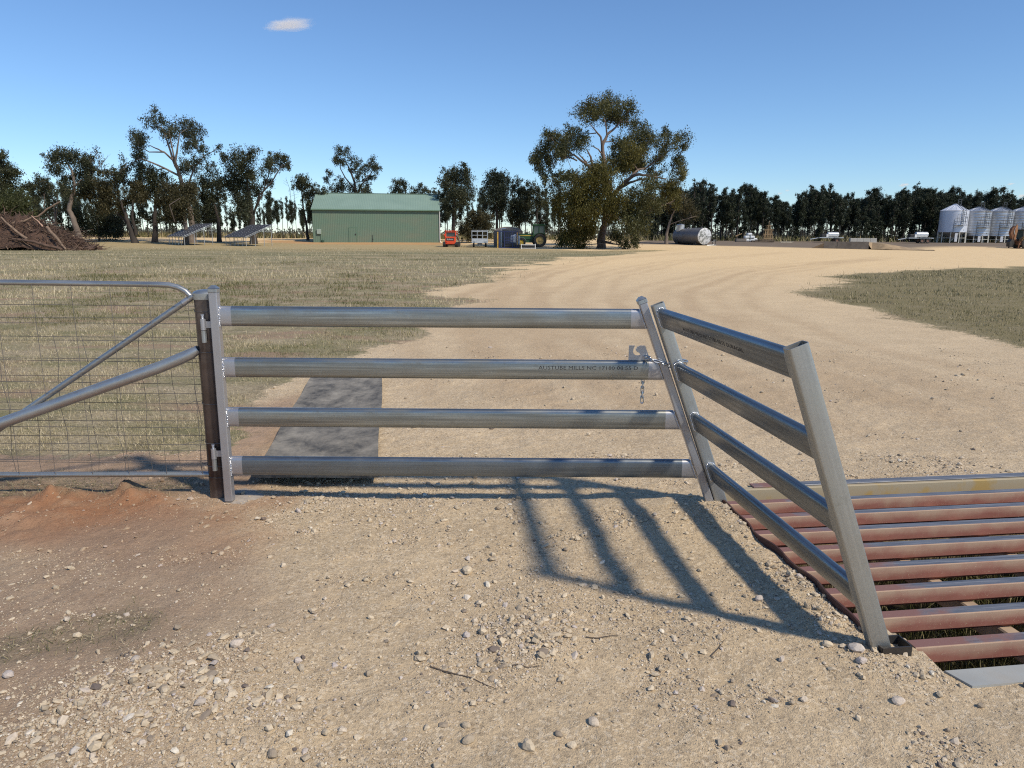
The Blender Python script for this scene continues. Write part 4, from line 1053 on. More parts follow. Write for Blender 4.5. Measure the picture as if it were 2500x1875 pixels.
b = MB(); b.box((cwid / 2 - .12, -.06, 1.15), (.09, .03, 1.6)); b.build('yellow_stripe', yel, cr)
# white drum behind the crush bars
dp = G(1113 * K, 535 * K); b = MB(); b.lathe([(1e-3, 0), (.55, .02), (.62, .15), (.63, .9), (.6, 1.08), (.3, 1.2), (.14, 1.22), (.13, 1.3), (1e-3, 1.3)], 24)
o = b.build('drum', M['white'], None, True); o.location = (D(1113 * K, 580, 92.3)[0], 92.3, zt(0, 92.3) + .42); tag(o, 'white plastic drum seen through the bars of the blue cattle crush', 'drum')
b = MB(); b.box((0, 0, .2), (1.2, 1.2, .42), None, 0, .03); o = b.build('pallet', simple('old_timber', (.12, .09, .065), .9, 0, .3, 4), None); o.location = (D(1113 * K, 580, 92.3)[0], 92.3, zt(0, 92.3)); tag(o, 'old timber pallet block under the white drum', 'pallet')

# --- tractor, side on, nose to the left
grn = simple('tractor_green', (.018, .075, .022), .4, 0, .15, 2, dirt=(.05, .055, .035), dirtamt=.4)
ylw = simple('tractor_yellow', (.62, .42, .05), .5, 0, .15, 3, dirt=(.35, .25, .12), dirtamt=.5)
tanr = simple('dusty_yellow_rim', (.42, .30, .11), .7, 0, .2, 3)
q, s = place(1164.5, 533.5)
tr = thing('tractor', 'old dark green tractor with yellow wheels and cab, parked nose left by the big tree', 'tractor', q, R(4))
for y in (-.85, .95):
    wheel(tr, (-0.0 + .0, y, .86), .86, .5, tyre, tanr, .60, 'y', 20)
    wheel(tr, (-2.45, y * .85, .58), .58, .36, tyre, ylw, .58, 'y', 16)
b = MB(); b.prism([(-3.1, 1.02), (-3.1, 1.55), (-2.95, 1.66), (-.75, 1.74), (-.75, 1.02)], ((0, -.34, 0), (1, 0, 0), (0, 0, 1)), ((0, .44, 0), (1, 0, 0), (0, 0, 1))); hd = b.build('bonnet', grn, tr)
b = MB(); b.box((-1.95, -.35, 1.46), (2.2, .02, .09)); b.box((-1.95, .45, 1.46), (2.2, .02, .09)); b.build('yellow_stripe', ylw, hd)
b = MB(); b.box((-1.6, .05, .82), (2.6, .55, .5)); b.box((-.2, .05, .8), (1.0, .7, .6)); b.build('chassis', grn, tr)
b = MB(); b.box((-2.45, .05, .58), (.16, 1.6, .16)); b.box((0, .05, .86), (.25, 1.7, .25)); b.build('axle', M['darksteel'], tr)
b = MB(); 
for (x, y) in ((-.85, -.62), (-.85, .72), (.62, -.62), (.62, .72), (-.1, -.63), (-.1, .73)): b.bar((x, y, 1.2), (x * .93, y * .96, 2.76), .1, .09)
b.box((-.1, .05, 1.35), (1.5, 1.3, .5)); b.build('cab', grn, tr)
b = MB(); b.box((-.1, .05, 2.82), (1.72, 1.55, .2), None, 0, .07); b.build('cab_roof', grn, tr)
b = MB(); b.box((-.1, .05, 2.18), (1.36, 1.22, 1.12)); b.build('cab_glass', glass, tr)
for y in (-.85, .95):
    b = MB(); o_ = [(.98 * math.cos(a), .98 * math.sin(a)) for a in np.linspace(R(20), R(150), 10)]; i_ = [(.93 * math.cos(a), .93 * math.sin(a)) for a in np.linspace(R(150), R(20), 10)]
    b.prism(o_ + i_, ((0, y - .28, .86), (1, 0, 0), (0, 0, 1)), ((0, y + .28, .86), (1, 0, 0), (0, 0, 1))); b.build('mudguard', grn, tr)
    b = MB(); o_ = [(.68 * math.cos(a), .68 * math.sin(a)) for a in np.linspace(R(10), R(130), 10)]; i_ = [(.64 * math.cos(a), .64 * math.sin(a)) for a in np.linspace(R(130), R(10), 10)]
    b.prism(o_ + i_, ((-2.45, y * .85 - .18, .58), (1, 0, 0), (0, 0, 1)), ((-2.45, y * .85 + .18, .58), (1, 0, 0), (0, 0, 1))); b.build('mudguard', simple('grey_guard', (.25, .26, .25), .5), tr)
b = MB(); b.tube([(-1.6, .3, 1.7), (-1.6, .3, 2.35)], .05, 10); b.tube([(.75, .5, 1.6), (.75, .5, 2.95)], .055, 10); b.build('exhaust', M['darksteel'], tr, True)
b = MB(); b.box((-.9, -.62, .62), (.5, .3, .08)); b.box((-.9, -.62, .9), (.5, .3, .06)); b.build('step', M['darksteel'], tr)
b = MB(); b.box((-3.2, .05, 1.05), (.14, .6, .5)); b.build('front_weight', grn, tr)
# low white framed trough in front of the tractor
q2 = G(1184 / 1.0 * 1.0 * 1.0 if False else 1129 * K, 536.5 * K); 
fx = thing('low_frame', 'low white steel stand lying in front of the tractor between its wheels', 'stand', (D(1290, 600, 87.5)[0], 87.5, zt(0, 87.5)), 0)
b = MB()
for x in (-.85, .85):
    for y in (0, .7): b.box((x, y, .28), (.07, .07, .7))
for y in (0, .7): b.box((0, y, .52), (1.75, .06, .06)); b.box((0, y, .12), (1.75, .05, .05))
b.build('frame', M['white'], fx)
b = MB(); b.box((0, .35, .33), (1.5, .55, .25), None, 0, .05); b.build('trough', M['darksteel'], fx)

# --- horizontal fuel tank
q, s = place(1520, 526.5)
axd = R(21)
ft = thing('fuel_tank', 'big silver cylindrical tank on its side with a scuffed round end, before the pines', 'tank', (D((1600 + 530 / 4.424), 580, 104)[0], 104, zt(0, 104)), axd)
fsil = simple('silver_tank', (.17, .17, .18), .5, .3, .2, .8, dirt=(.09, .085, .085), dirtamt=.5)
fend = NB('flaking_silver'); qq = fend.coord(); fend.p(base=fend.mix(fend.rng(fend.noise(fend.coord('Object', (1, 1, 1)), 2.2, 6, .7), .50, .56), (.56, .57, .58), (.18, .19, .18)), rough=.5, metal=.2)
r_, L_ = 1.14, 6.4; cz = 1.32
b = MB(); b.lathe([(r_, 0), (r_, L_), (r_ * .7, L_ + .12), (1e-3, L_ + .15)], 40, 0, (0, 0, cz), 'y'); b.build('tank_body', fsil, ft, True)
b = MB(); b.lathe([(r_ + .015, .03), (r_ + .015, -.03), (r_ * .96, -.05), (r_ * .6, -.12), (1e-3, -.14)], 40, 0, (0, 0, cz), 'y'); b.box((0, -.15, cz + .02), (r_ * 1.9, .03, .03)); b.build('tank_end', fend.m, ft, True)
for y in (.8, 5.4):
    b = MB(); b.box((0, y, .28), (1.9, .3, .7)); b.build('cradle', M['darksteel'], ft)
b = MB(); b.box((0, 2.5, cz + r_ + .06), (.12, 3.6, .06)); b.tube([(0, .8, cz + r_ + .05), (0, .8, cz + r_ + .18)], .12, 10); b.tube([(0, 4.2, cz + r_ + .05), (0, 4.2, cz + r_ + .2)], .2, 12); b.build('top_fittings', fsil, ft)
b = MB(); b.tube([(.2, -.4, .05), (1.3, -.5, .1), (1.3, -.5, .75), (1.1, -.3, .5)], .05, 8); b.tube([(.5, -.4, .08), (1.9, -.2, .08)], .05, 8); b.build('outlet_pipe', M['galvfar'], ft)
b = MB(); b.box((1.75, .1, .75), (.6, .4, .3)); b.box((1.5, .1, .3), (.06, .06, .65)); b.box((2.0, .1, .3), (.06, .06, .65)); o = b.build('pump_stand', M['darksteel'], ft)
hp = D(1600 + 270 / 4.424, 560, 109); b_ = thing('header_tank', 'small grey cone bottomed tank up on legs behind the big silver tank', 'tank', (hp[0], 109, zt(0, 109)))
b = MB(); b.lathe([(.12, 1.25), (.5, 1.75), (.58, 1.8), (.60, 2.75), (.4, 2.85), (1e-3, 2.9)], 24); b.build('tank_body', M['galvfar'], b_, True)
for x, y in ((-.4, -.4), (.4, -.4), (.4, .4), (-.4, .4)):
    b = MB(); b.bar((x * 1.3, y * 1.3, -.05), (x, y, 1.85), .07, .07); b.build('leg', M['darksteel'], b_)

# --- junk along the tree line
def junk(px, py, Y): p = D(px, py, Y); return (p[0], Y, zt(p[0], Y))
jl = junk(1600 + 1010 / 4.424, 590, 119)
for i, (dx, dz, dy) in enumerate([(-.42, .0, 0), (.42, .0, .1), (-.42, .5, .05), (.45, .5, .0), (.95, .1, .2), (0.02, .95, .1)]):
    b = MB(); b.box((0, 0, .24), (.78, .8, .46), None, 0, .12); o = b.build('wrapped_bale', simple('white_wrap', (.66, .68, .68), .45, 0, .08, 3, dirt=(.2, .2, .2), dirtamt=.6), None, True); o.location = (jl[0] + dx, jl[1] + dy, jl[2] + dz - .02)
    tag(o, 'white wrapped bale in the small stack under the pines', 'bale', 'white bales stacked under the pines')
tf = thing('trestle_tower', 'pale timber trestle tower standing among the pine trunks', 'trestle', junk(1600 + 1215 / 4.424, 590, 121))
tb = simple('raw_timber', (.27, .185, .10), .85, 0, .2, 4); b = MB()
for x in (-.8, -.25, .3, .8):
    for y in (0, .8): b.bar((x, y, -.05), (x * .55, y, 2.6 if abs(x) < .5 else 2.0), .12, .1)
for z in (.5, 1.2, 1.9): b.box((0, -.06, z), (1.5, .05, .14))
b.box((.1, .4, 2.62), (.9, .9, .06)); b.tube([(.1, .4, 2.6), (.1, .4, 3.4)], .05, 6); b.build('frame', tb, tf)
pl = thing('timber_stack', 'low dark stack of old timber beside the pale trestle', 'timber stack', junk(1600 + 1180 / 4.424, 592, 116.5)); b = MB()
for i in range(7): b.box((random.uniform(-.3, .3), (i % 3) * .4, .1 + .14 * (i // 3)), (3.4 + random.uniform(-.4, .4), .25, .12), Matrix.Rotation(random.uniform(-.05, .05), 3, 'Z'))
b.build('planks', simple('old_timber', (.12, .09, .065), .9), pl)
pw = thing('trough', 'pale concrete trough lying left of the white bales under the pines', 'trough', junk(1600 + 920 / 4.424, 592, 117)); b = MB(); b.box((0, 0, .25), (1.7, .7, .5), None, 0, .06); b.build('trough_body', conc, pw); b = MB(); b.bar((-.9, 0, .9), (.2, .3, 1.3), .1, .1); b.build('plank', tb, pw)
b = MB()
for i in range(4): b.box((random.uniform(-.3, .3), .2 * i, .07 + .03 * i), (1.9, .16, .1), Matrix.Rotation(random.uniform(-.15, .15), 3, 'Z'))
o = b.build('loose_planks', simple('weathered_plank', (.38, .33, .26), .85), None); o.location = junk(1600 + 1430 / 4.424, 594, 114); tag(o, 'few pale planks lying on the dirt right of the timber stack', 'planks')

# --- water trailers
def tank_trailer(px, Y, L, r, dual, label, flat):
    p = junk(px, 590, Y); t_ = thing('tank_trailer', label, 'trailer', p, R(-4))
    b = MB(); b.lathe([(1e-3, -L / 2 - .1), (r * .7, -L / 2 - .05), (r, -L / 2 + .06), (r, L / 2 - .06), (r * .7, L / 2 + .05), (1e-3, L / 2 + .1)], 28, 0, (0, 0, .92 + r), 'x'); tb_ = b.build('tank', M['galvfar'], t_, True)
    b = MB(); b.box((-.4 if flat else -.3, 0, .8), (L + 2.0, 1.5, .12)); b.bar((-L / 2 - 1.2, 0, .78), (-L / 2 - 2.6, 0, .55), .12, .12); b.build('tray', M['galvfar'], t_)
    b = MB(); b.box((-L / 2 - .6, 0, 1.12), (.75, .9, .55), None, 0, .06); b.build('pump', M['darksteel'], t_)
    b = MB(); b.box((-L / 2 - .15, -.5, 1.15), (.3, .06, .45)); b.build('panel', M['white'], t_)
    for x in ((-.1, .75) if dual else (.5,)):
        for y in (-.72, .72): wheel(t_, (x, y, .38), .38, .24, tyre, simple('rusty_rim', (.22, .12, .08), .7), .55, 'y')
    for y in (-.74, .74):
        b = MB(); b.box((.33 if dual else .5, y, .83), (1.9 if dual else 1.0, .3, .05)); b.build('mudguard', M['galvfar'], t_)
tank_trailer(2000 + 140 / 4.424, 116, 1.7, .38, False, 'small silver tank trailer behind the left end of the concrete ramp wall', True)
tank_trailer(2000 + 1095 / 4.424, 116, 1.85, .42, True, 'silver tank trailer on tandem rusty wheels, left of the silos', False)

# --- loading ramp: low concrete wall with an earth bank
p0 = G(2000 + 45 / 4.424, 606.5); p1 = G(2000 + 530 / 4.424, 609)
ramp = thing('loading_ramp', 'low dark concrete loading ramp wall with an earth bank', 'ramp', p0, math.atan2(p1[1] - p0[1], p1[0] - p0[0]))
Lr = math.hypot(p1[0] - p0[0], p1[1] - p0[1]); b = MB(); b.box((Lr / 2, .1, .42), (Lr, .2, 1.0)); b.box((.1, 2.6, .42), (.2, 4.8, 1.0)); w_ = b.build('wall', conc, ramp)
b = MB(); b.box((Lr * .31, -.004, .42), (.03, .01, .98)); b.build('joint', M['darksteel'], w_)
bank = simple('bank_earth', (.34, .245, .145), .95, 0, .25, 1.5, bump=.5)
b = MB(); nb2 = 30; vs = []
for i in range(nb2 + 1):
    for j in range(9):
        x = Lr * .05 + (Lr * 2.35) * i / nb2; y = .15 + 6.0 * j / 8
        h = .88 * (1 - smooth(Lr * .98, Lr * 2.3, x)) * (1 if j in range(1, 8) else (.75 if j == 0 and x < Lr else .05))
        yy = y - (.0 if x < Lr else smooth(Lr, Lr * 1.4, x) * .9 * (1 - j / 8)); vs.append((x, yy, float(h) - .06 + (.05 * vnoise(np.array([x * 2.]), np.array([y * 2.]))[0])))
b.add(vs, [(i * 9 + j, (i + 1) * 9 + j, (i + 1) * 9 + j + 1, i * 9 + j + 1) for i in range(nb2) for j in range(8)]); b.build('earth_bank', bank, ramp, True)
b = MB(); b.add([(-1.6, .3, .0), (0, .1, .0), (0, .1, .7), (-1.6, 4, .0), (0, 4, .0), (0, 4, .7)], [(0, 1, 2), (3, 5, 4), (0, 2, 5, 3), (1, 4, 5, 2)]); b.build('side_slope', bank, ramp)
for i in range(4):
    b = MB(); b.box((0, 0, .36), (1.0, .6, .86), None, 0, .03); o = b.build('concrete_block', simple('pale_concrete', (.42, .40, .36), .85, 0, .12, 2), None)
    o.location = junk(2000 + (362 + 71.5 * i) / 4.424, 590, 114.5); o.rotation_euler = (0, 0, R(-3)); tag(o, 'pale square concrete block in the row behind the loading ramp', 'concrete block', 'row of four pale concrete blocks behind the ramp')

# --- silos
sil = NB('silo_galvanised'); q = sil.coord(); wv = sil.n('TexWave', wave_type='BANDS', bands_direction='Z'); sil.l.new(q, wv.inputs[0]); wv.inputs['Scale'].default_value = .72
sil.p(base=sil.mix(sil.rng(sil.noise(q, 1.1, 4), .3, .7), (.40, .42, .45), (.52, .54, .57)), rough=.42, metal=.72); sil.bump(wv.outputs[1], .4, .05)
sil1 = NB('silo_painted'); q = sil1.coord(); sil1.p(base=sil1.mix(sil1.rng(sil1.noise(q, .8, 4), .3, .7), (.60, .63, .70), (.66, .69, .75)), rough=.5, metal=.35)
cream = simple('cream_leg', (.55, .53, .46), .6, .1, .1, 3)
lad = simple('ladder_steel', (.10, .11, .13), .5, .5, .15, 3)
SILOS = [(1440, 739, 865, 2.08, sil1.m, 'tallest pale painted grain silo at the left end of the silo row'),
         (1690, 776, 866, 2.02, sil.m, 'ribbed galvanised grain silo second in the row, beside the pale painted silo'),
         (1930, 778, 866, 2.02, sil.m, 'ribbed galvanised grain silo third in the row, left of the backhoe arm'),
         (2170, 780, 866, 2.02, sil.m, 'ribbed galvanised grain silo at the right edge, half behind the backhoe')]
for i, (cx, cyb, cyl, rs, mt_, lab) in enumerate(SILOS):
    px = 2000 + cx / 4.424; Y = 121 + .9 * i; s_ = Y / FPX
    base = D(px - 4, 590, Y); z0 = zt(base[0], Y)
    zoff = lambda cpy: (D(px, 400 + cpy / 4.424, Y)[2] - z0)
    zb = zoff(cyb); ze = zoff(508 if i == 0 else 515); zt_ = zoff(438 if i == 0 else 470)
    so = thing('grain_silo', lab, 'silo', (base[0], Y, z0), R(0))
    b = MB(); b.lathe([(rs, zb), (rs, ze)], 48); b.lathe([(rs + .03, ze - .05), (rs + .05, ze), (rs + .03, ze + .03)], 48); b.build('silo_body', mt_, so, True)
    b = MB(); b.lathe([(rs + .06, ze), (.32, zt_ - .06), (.32, zt_ + .02), (.2, zt_ + .08), (1e-3, zt_ + .1)], 48)
    for k in range(16):
        a = 2 * math.pi * k / 16; b.bar((rs * math.cos(a), rs * math.sin(a), ze + .03), (.32 * math.cos(a), .32 * math.sin(a), zt_ - .03), .05, .04)
    b.build('cone_roof', mt_, so, True)
    b = MB(); b.lathe([(rs - .02, zb + .02), (.28, .62), (.28, .45)], 40); b.build('hopper', simple('hopper_grey', (.35, .36, .36), .5, .5), so, True)  # hopper cone in one even mid grey metal
    for k in range(10):
        a = 2 * math.pi * (k + .5) / 10
        b = MB(); b.bar((rs * math.cos(a), rs * math.sin(a), -.1), (rs * math.cos(a), rs * math.sin(a), zb + .1), .11, .11); b.build('leg', cream, so)
    b = MB()
    for zz in (zb * .45,):
        for k in range(10):
            a, a2 = 2 * math.pi * (k + .5) / 10, 2 * math.pi * (k + 1.5) / 10
            b.bar((rs * math.cos(a), rs * math.sin(a), zz), (rs * math.cos(a2), rs * math.sin(a2), zz), .06, .06)
            if k % 2 == 0: b.bar((rs * math.cos(a), rs * math.sin(a), .1), (rs * math.cos(a2), rs * math.sin(a2), zb - .05), .05, .05)
    b.build('leg_brace', cream, so)
    # ladder with cage and platform on the near face
    lx = -.25; yf = -rs - .12; b = MB()
    def rail2(x, y, za, zb_): b.box((x, y, (za + zb_) / 2), (.05, .05, zb_ - za))
    zmid_ = (ze + zb) / 2
    for x in (-1.05, -.5): rail2(x, yf + .25, zb - .1, zmid_ + .3)
    for x in (.08, .62): rail2(x, yf, zmid_ - .5, ze + .2)
    for x in (.08, .62): b.bar((x, yf, ze + .1), (x * .5, -.5, zt_ + .1), .05, .05)
    for k in range(12):
        z_ = zb + .2 + k * .3
        if z_ < zmid_ + .2: b.box((-.78, yf + .25, z_), (.55, .04, .04))
    for k in range(14):
        z_ = zmid_ - .4 + k * .3
        if z_ < ze + .2: b.box((.35, yf, z_), (.55, .04, .04))
    for k in range(5): b.bar((.08 + (.02) * k, yf + (rs - .6) * k / 5 + .1, ze + .1 + (zt_ - ze) * k / 5), (.55 - .05 * k, yf + (rs - .6) * k / 5 + .1, ze + .1 + (zt_ - ze) * k / 5), .04, .04)
    for x in (0.1, .6): rail2(x, -.5, zt_ - .1, zt_ + .75)
    b.box((.35, -.5, zt_ + .75), (.55, .05, .05)); b.box((.35, -.5, zt_ + .4), (.55, .05, .05))
    b.build('ladder', lad, so)
    b = MB(); zp_ = zmid_ - .62; b.box((-.2, yf - .25, zp_), (1.75, .7, .06))
    for z_ in (zp_ + .55, zp_ + 1.1, zp_ + 1.75): b.box((-.25, yf - .58, z_), (1.6, .04, .05))
    for x in np.linspace(-1.05, .55, 6): b.box((x, yf - .58, zp_ + .88), (.035, .035, 1.75))
    for x in (-1.05, .55): b.box((x, yf - .3, zp_ + 1.1), (.035, .6, .04))
    b.build('platform_cage', lad, so)
    b = MB(); b.box((-.55, -rs - .02, zb * .5), (.45, .08, zb * .82), None, 0, .02); b.build('control_box', simple('pale_box', (.5, .52, .55), .5), so)
    # sight glasses and maker's plate on the wall
    b = MB()
    for k, fz in enumerate((.88, .5, .1)):
        a = R(-90 + 22 - 2 * k); z_ = zb + (ze - zb) * fz; b.lathe([(.07, -.02), (.07, .02), (1e-3, .02)], 10, 0, (0, 0, 0), 'y')
        n_ = 30; b.v[-n_:] = [(x + (rs + .01) * math.cos(a), y + (rs + .01) * math.sin(a), z + z_) for x, y, z in b.v[-n_:]]
    a = R(-90 + 26); b.box(((rs + .012) * math.cos(a), (rs + .012) * math.sin(a), zb + (ze - zb) * .70), (.55, .03, .10), Matrix.Rotation(a + R(90), 3, 'Z')); b.build('sight_glass', lad, so)

# --- backhoe at the right edge
q = D(2000 + 2130 / 4.424, 600, 101); q = (q[0], 101, zt(q[0], 101))
bh_y = simple('faded_backhoe_yellow', (.20, .115, .035), .65, 0, .3, 2, dirt=(.06, .045, .03), dirtamt=.7)
bh_b = simple('rusty_boom', (.17, .075, .035), .7, .1, .3, 3, dirt=(.05, .035, .03), dirtamt=.6)
bh = thing('backhoe', 'rusty yellow backhoe parked at the right edge with its digging arm folded up', 'backhoe', q, R(0))
for y in (-.85, .95): wheel(bh, (.75, y, .78), .78, .48, tyre, bh_y, .55, 'y', 18); wheel(bh, (3.2, y, .5), .5, .34, tyre, bh_y, .55, 'y')
b = MB(); b.box((1.1, .05, 2.52), (1.9, 1.6, .14), None, 0, .05)
for x in (.25, 1.05, 1.95):
    for y in (-.68, .78): b.bar((x, y, 1.15), (x, y, 2.5), .09, .09)
b.box((1.1, .05, 1.05), (1.8, 1.5, .35)); b.build('cab', simple('backhoe_cab', (.045, .04, .03), .6), bh)
b = MB(); b.box((1.1, .05, 1.85), (1.62, 1.38, 1.2)); b.build('cab_glass', glass, bh)
for y in (-.85, .95):
    b = MB(); o_ = [(.95 * math.cos(a), .95 * math.sin(a)) for a in np.linspace(R(10), R(165), 12)]; i_ = [(.86 * math.cos(a), .86 * math.sin(a)) for a in np.linspace(R(165), R(10), 12)]
    b.prism(o_ + i_, ((.75, y - .3, .8), (1, 0, 0), (0, 0, 1)), ((.75, y + .3, .8), (1, 0, 0), (0, 0, 1))); b.build('mudguard', bh_y, bh)
b = MB(); b.box((2.7, .05, 1.15), (1.7, .9, .65), None, 0, .08); b.build('bonnet', bh_y, bh)
b = MB(); b.prism([(-.2, .9), (-.75, 1.1), (-1.15, 2.1), (-1.05, 2.7), (-.72, 3.05), (-.55, 2.95), (-.62, 2.4), (-.45, 1.6), (-.1, 1.2)], ((0, -.18, 0), (1, 0, 0), (0, 0, 1)), ((0, .28, 0), (1, 0, 0), (0, 0, 1))); b.build('boom', bh_b, bh)
b = MB(); b.prism([(-.65, 2.85), (-.52, 3.25), (-.36, 3.2), (-.3, 2.3), (-.42, 1.2), (-.62, 1.2), (-.6, 2.2)], ((0, -.26, 0), (1, 0, 0), (0, 0, 1)), ((0, -.12, 0), (1, 0, 0), (0, 0, 1))); b.build('dipper', simple('boom_light', (.30, .15, .07), .6), bh)
b = MB(); b.prism([(-.5, .2), (-1.15, .25), (-1.2, .9), (-.95, 1.25), (-.6, 1.15), (-.55, .7)], ((0, -.3, 0), (1, 0, 0), (0, 0, 1)), ((0, .4, 0), (1, 0, 0), (0, 0, 1))); b.build('digging_bucket', M['darksteel'], bh)
b = MB(); b.tube([(-.3, -.2, 1.3), (-.75, -.22, 2.3)], .05, 8); b.tube([(-.75, -.22, 2.3), (-.62, -.22, 2.9)], .03, 8); b.build('ram', M['galvfar'], bh, True)
for y in (-.9, 1.0):
    b = MB(); b.bar((-.25, y, 1.0), (-.35, y, .1), .12, .12); b.box((-.35, y, .06), (.5, .35, .06)); b.build('stabiliser', bh_b, bh)
b = MB(); b.box((-.05, .05, .75), (.35, 2.0, .5)); b.build('rear_frame', bh_b, bh)

# --- brush heap on the left
hq = G(60 * K, 541 * K); HY = hq[1] + 3.2; s_ = HY / FPX
hz_ = zt(hq[0], HY)
bark = NB('heap_earth'); q = bark.coord(); hn = bark.noise(q, 2.2, 6, .7); 
bark.p(base=bark.mix(bark.rng(bark.noise(q, 7, 5, .7), .35, .65), (.05, .03, .021), (.14, .078, .05)), rough=.95); bark.bump(bark.noise(q, 9, 5, .75), 1., .15)
def hx(px): return D(px * K, 560, HY)[0]
heap = thing('brush_heap', 'big heap of uprooted brush, roots and brown earth at the left edge', 'heap', (hx(60), HY, hz_))
hl, hr = hx(-170) - hx(60), hx(196) - hx(60); hh_ = 2.75
b = MB(); vs = []; NX, NY = 80, 36
for i in range(NX + 1):
    for j in range(NY + 1):
        x = hl + (hr - hl) * i / NX; y = -3.4 + 7.0 * j / NY
        e = (1 - min(1, ((x - (hl + .2)) / (hr - hl - .2)) ** 2 if x > hl else 1)) if False else 1
        t = (x - hl) / (hr - hl)
        prof = np.interp(t, [0, .1, .45, .62, .74, .86, .95, 1], [.0, .8, 1.0, .98, .78, .42, .16, .0])
        cx_ = max(0, 1 - (abs(y) / 3.5) ** 2) ** .7
        h = hh_ * prof * cx_; nz_ = fbm(np.array([x]), np.array([y]), 4, .9)[0]
        vs.append((x + .2 * nz_, y, h * (1 + .35 * nz_) + .3 * nz_ * cx_ * prof - .1))
b.add(vs, [(i * (NY + 1) + j, (i + 1) * (NY + 1) + j, (i + 1) * (NY + 1) + j + 1, i * (NY + 1) + j + 1) for i in range(NX) for j in range(NY)]); b.build('earth', bark.m, heap, True, R(180))
twm = simple('root_wood', (.105, .064, .044), .9, 0, .45, 2.); tw2 = simple('pale_wood', (.20, .135, .09), .85, 0, .35, 3.)
def hpz(x, y):
    t = (x - hl) / (hr - hl); return hh_ * float(np.interp(t, [0, .1, .45, .62, .74, .86, .95, 1], [.0, .8, 1.0, .98, .78, .42, .16, .0])) * max(0, 1 - (abs(y) / 3.5) ** 2) ** .7
rr = random.Random(21)
for mm, cnt, nm in ((twm, 1500, 'twigs'), (tw2, 260, 'pale_twigs')):
    b = MB()
    for i in range(cnt):
        x = rr.uniform(hl, hr + .5); y = rr.uniform(-3.5, 1.2); z = hpz(x, y); L = rr.uniform(.3, 1.5); a = rr.uniform(0, 6.28); el_ = rr.gauss(.1, .4)
        d = Vector((math.cos(a) * math.cos(el_), math.sin(a) * math.cos(el_) * .7, math.sin(el_))); p = Vector((x, y, z + rr.uniform(-.05, .25)))
        m_ = p + d * L * .5 + Vector((rr.uniform(-1, 1), 0, rr.uniform(-1, 1))) * L * .15; r0 = rr.uniform(.012, .045)
        b.tube([p, m_, p + d * L], [r0, r0 * .75, r0 * .35], 4, 0, False)
    if nm == 'twigs':
        for i in range(26):     # fan of bare twigs poking out on the right
            p = Vector((hr - 1.6 + rr.uniform(-.8, .8), -1 + rr.uniform(-1, 1), .5 + rr.uniform(0, .8))); d = Vector((1, rr.uniform(-.3, .3), rr.uniform(-.25, .35))); L = rr.uniform(.8, 2.6)
            b.tube([p, p + d * L * .5 + Vector((0, 0, .15)), p + d * L], [.03, .02, .008], 4, 0, False)
    o = b.build(nm, mm, heap); tag(o, kind='stuff')
def hlog(pts, rad, mat, label):
    b = MB(); P_ = []
    for (px, py, dy) in pts:
        q = D(px / 3.16, 250 + py / 3.16, HY + dy); P_.append(Vector(q))
    fine = []; 
    for i in range(len(P_) - 1):
        for t in (0, .33, .66): fine.append(P_[i].lerp(P_[i + 1], t) + Vector((rr.uniform(-1, 1), 0, rr.uniform(-1, 1))) * .06)
    fine.append(P_[-1]); n_ = len(fine)
    rad = (rad[0] * .68, rad[1] * .68)
    b.tube([p - P_[0] for p in fine], [rad[0] + (rad[1] - rad[0]) * i / (n_ - 1) for i in range(n_)], 9)
    o = b.build('log', mat, None, True); o.location = P_[0]; tag(o, label, 'log', 'logs thrown on the brush heap')
hlog([(90, 935, -1.6), (220, 905, -1.2), (290, 880, -1.0), (360, 830, -.8), (468, 765, -.4)], (.16, .09), tw2, 'long pale log sticking up to the right from the top of the brush heap')
hlog([(10, 890, -2.3), (110, 980, -2.9), (210, 1055, -3.3)], (.10, .2), tw2, 'straight brown log sloping down across the left face of the brush heap')
hlog([(100, 1055, -3.2), (230, 1070, -3.5), (330, 1100, -3.7), (480, 1135, -3.6)], (.14, .2), twm, 'crooked dark log lying along the foot of the brush heap')
hlog([(360, 960, -2.0), (430, 1040, -2.9), (510, 1135, -3.5)], (.2, .13), tw2, 'grey brown log leaning down the right side of the brush heap')
hlog([(245, 875, -1.2), (300, 925, -1.8), (330, 960, -2.1)], (.05, .1), simple('split_wood', (.45, .28, .19), .8), 'short pale split branch near the top of the brush heap')
b = MB(); p = G(228 / 1.13 * 1.0, 541 * K); rrr = random.Random(5)
for i in range(40):
    a = rrr.uniform(0, 6.28); L = rrr.uniform(.2, .75); e_ = rrr.uniform(.1, 1.2); b.tube([(rrr.uniform(-.2, .2), 0, .1), (math.cos(a) * L * .5, math.sin(a) * L * .5, .15 + L * .4 * math.sin(e_)), (math.cos(a) * L, math.sin(a) * L, max(.02, L * math.sin(e_)))], [.09, .06, .03], 6)
o = b.build('tree_stump', twm, None, True); o.location = (D(225, 600, hq[1] + .5)[0], hq[1] + .5, 0); tag(o, 'small brown root stump lying at the right foot of the brush heap', 'stump')
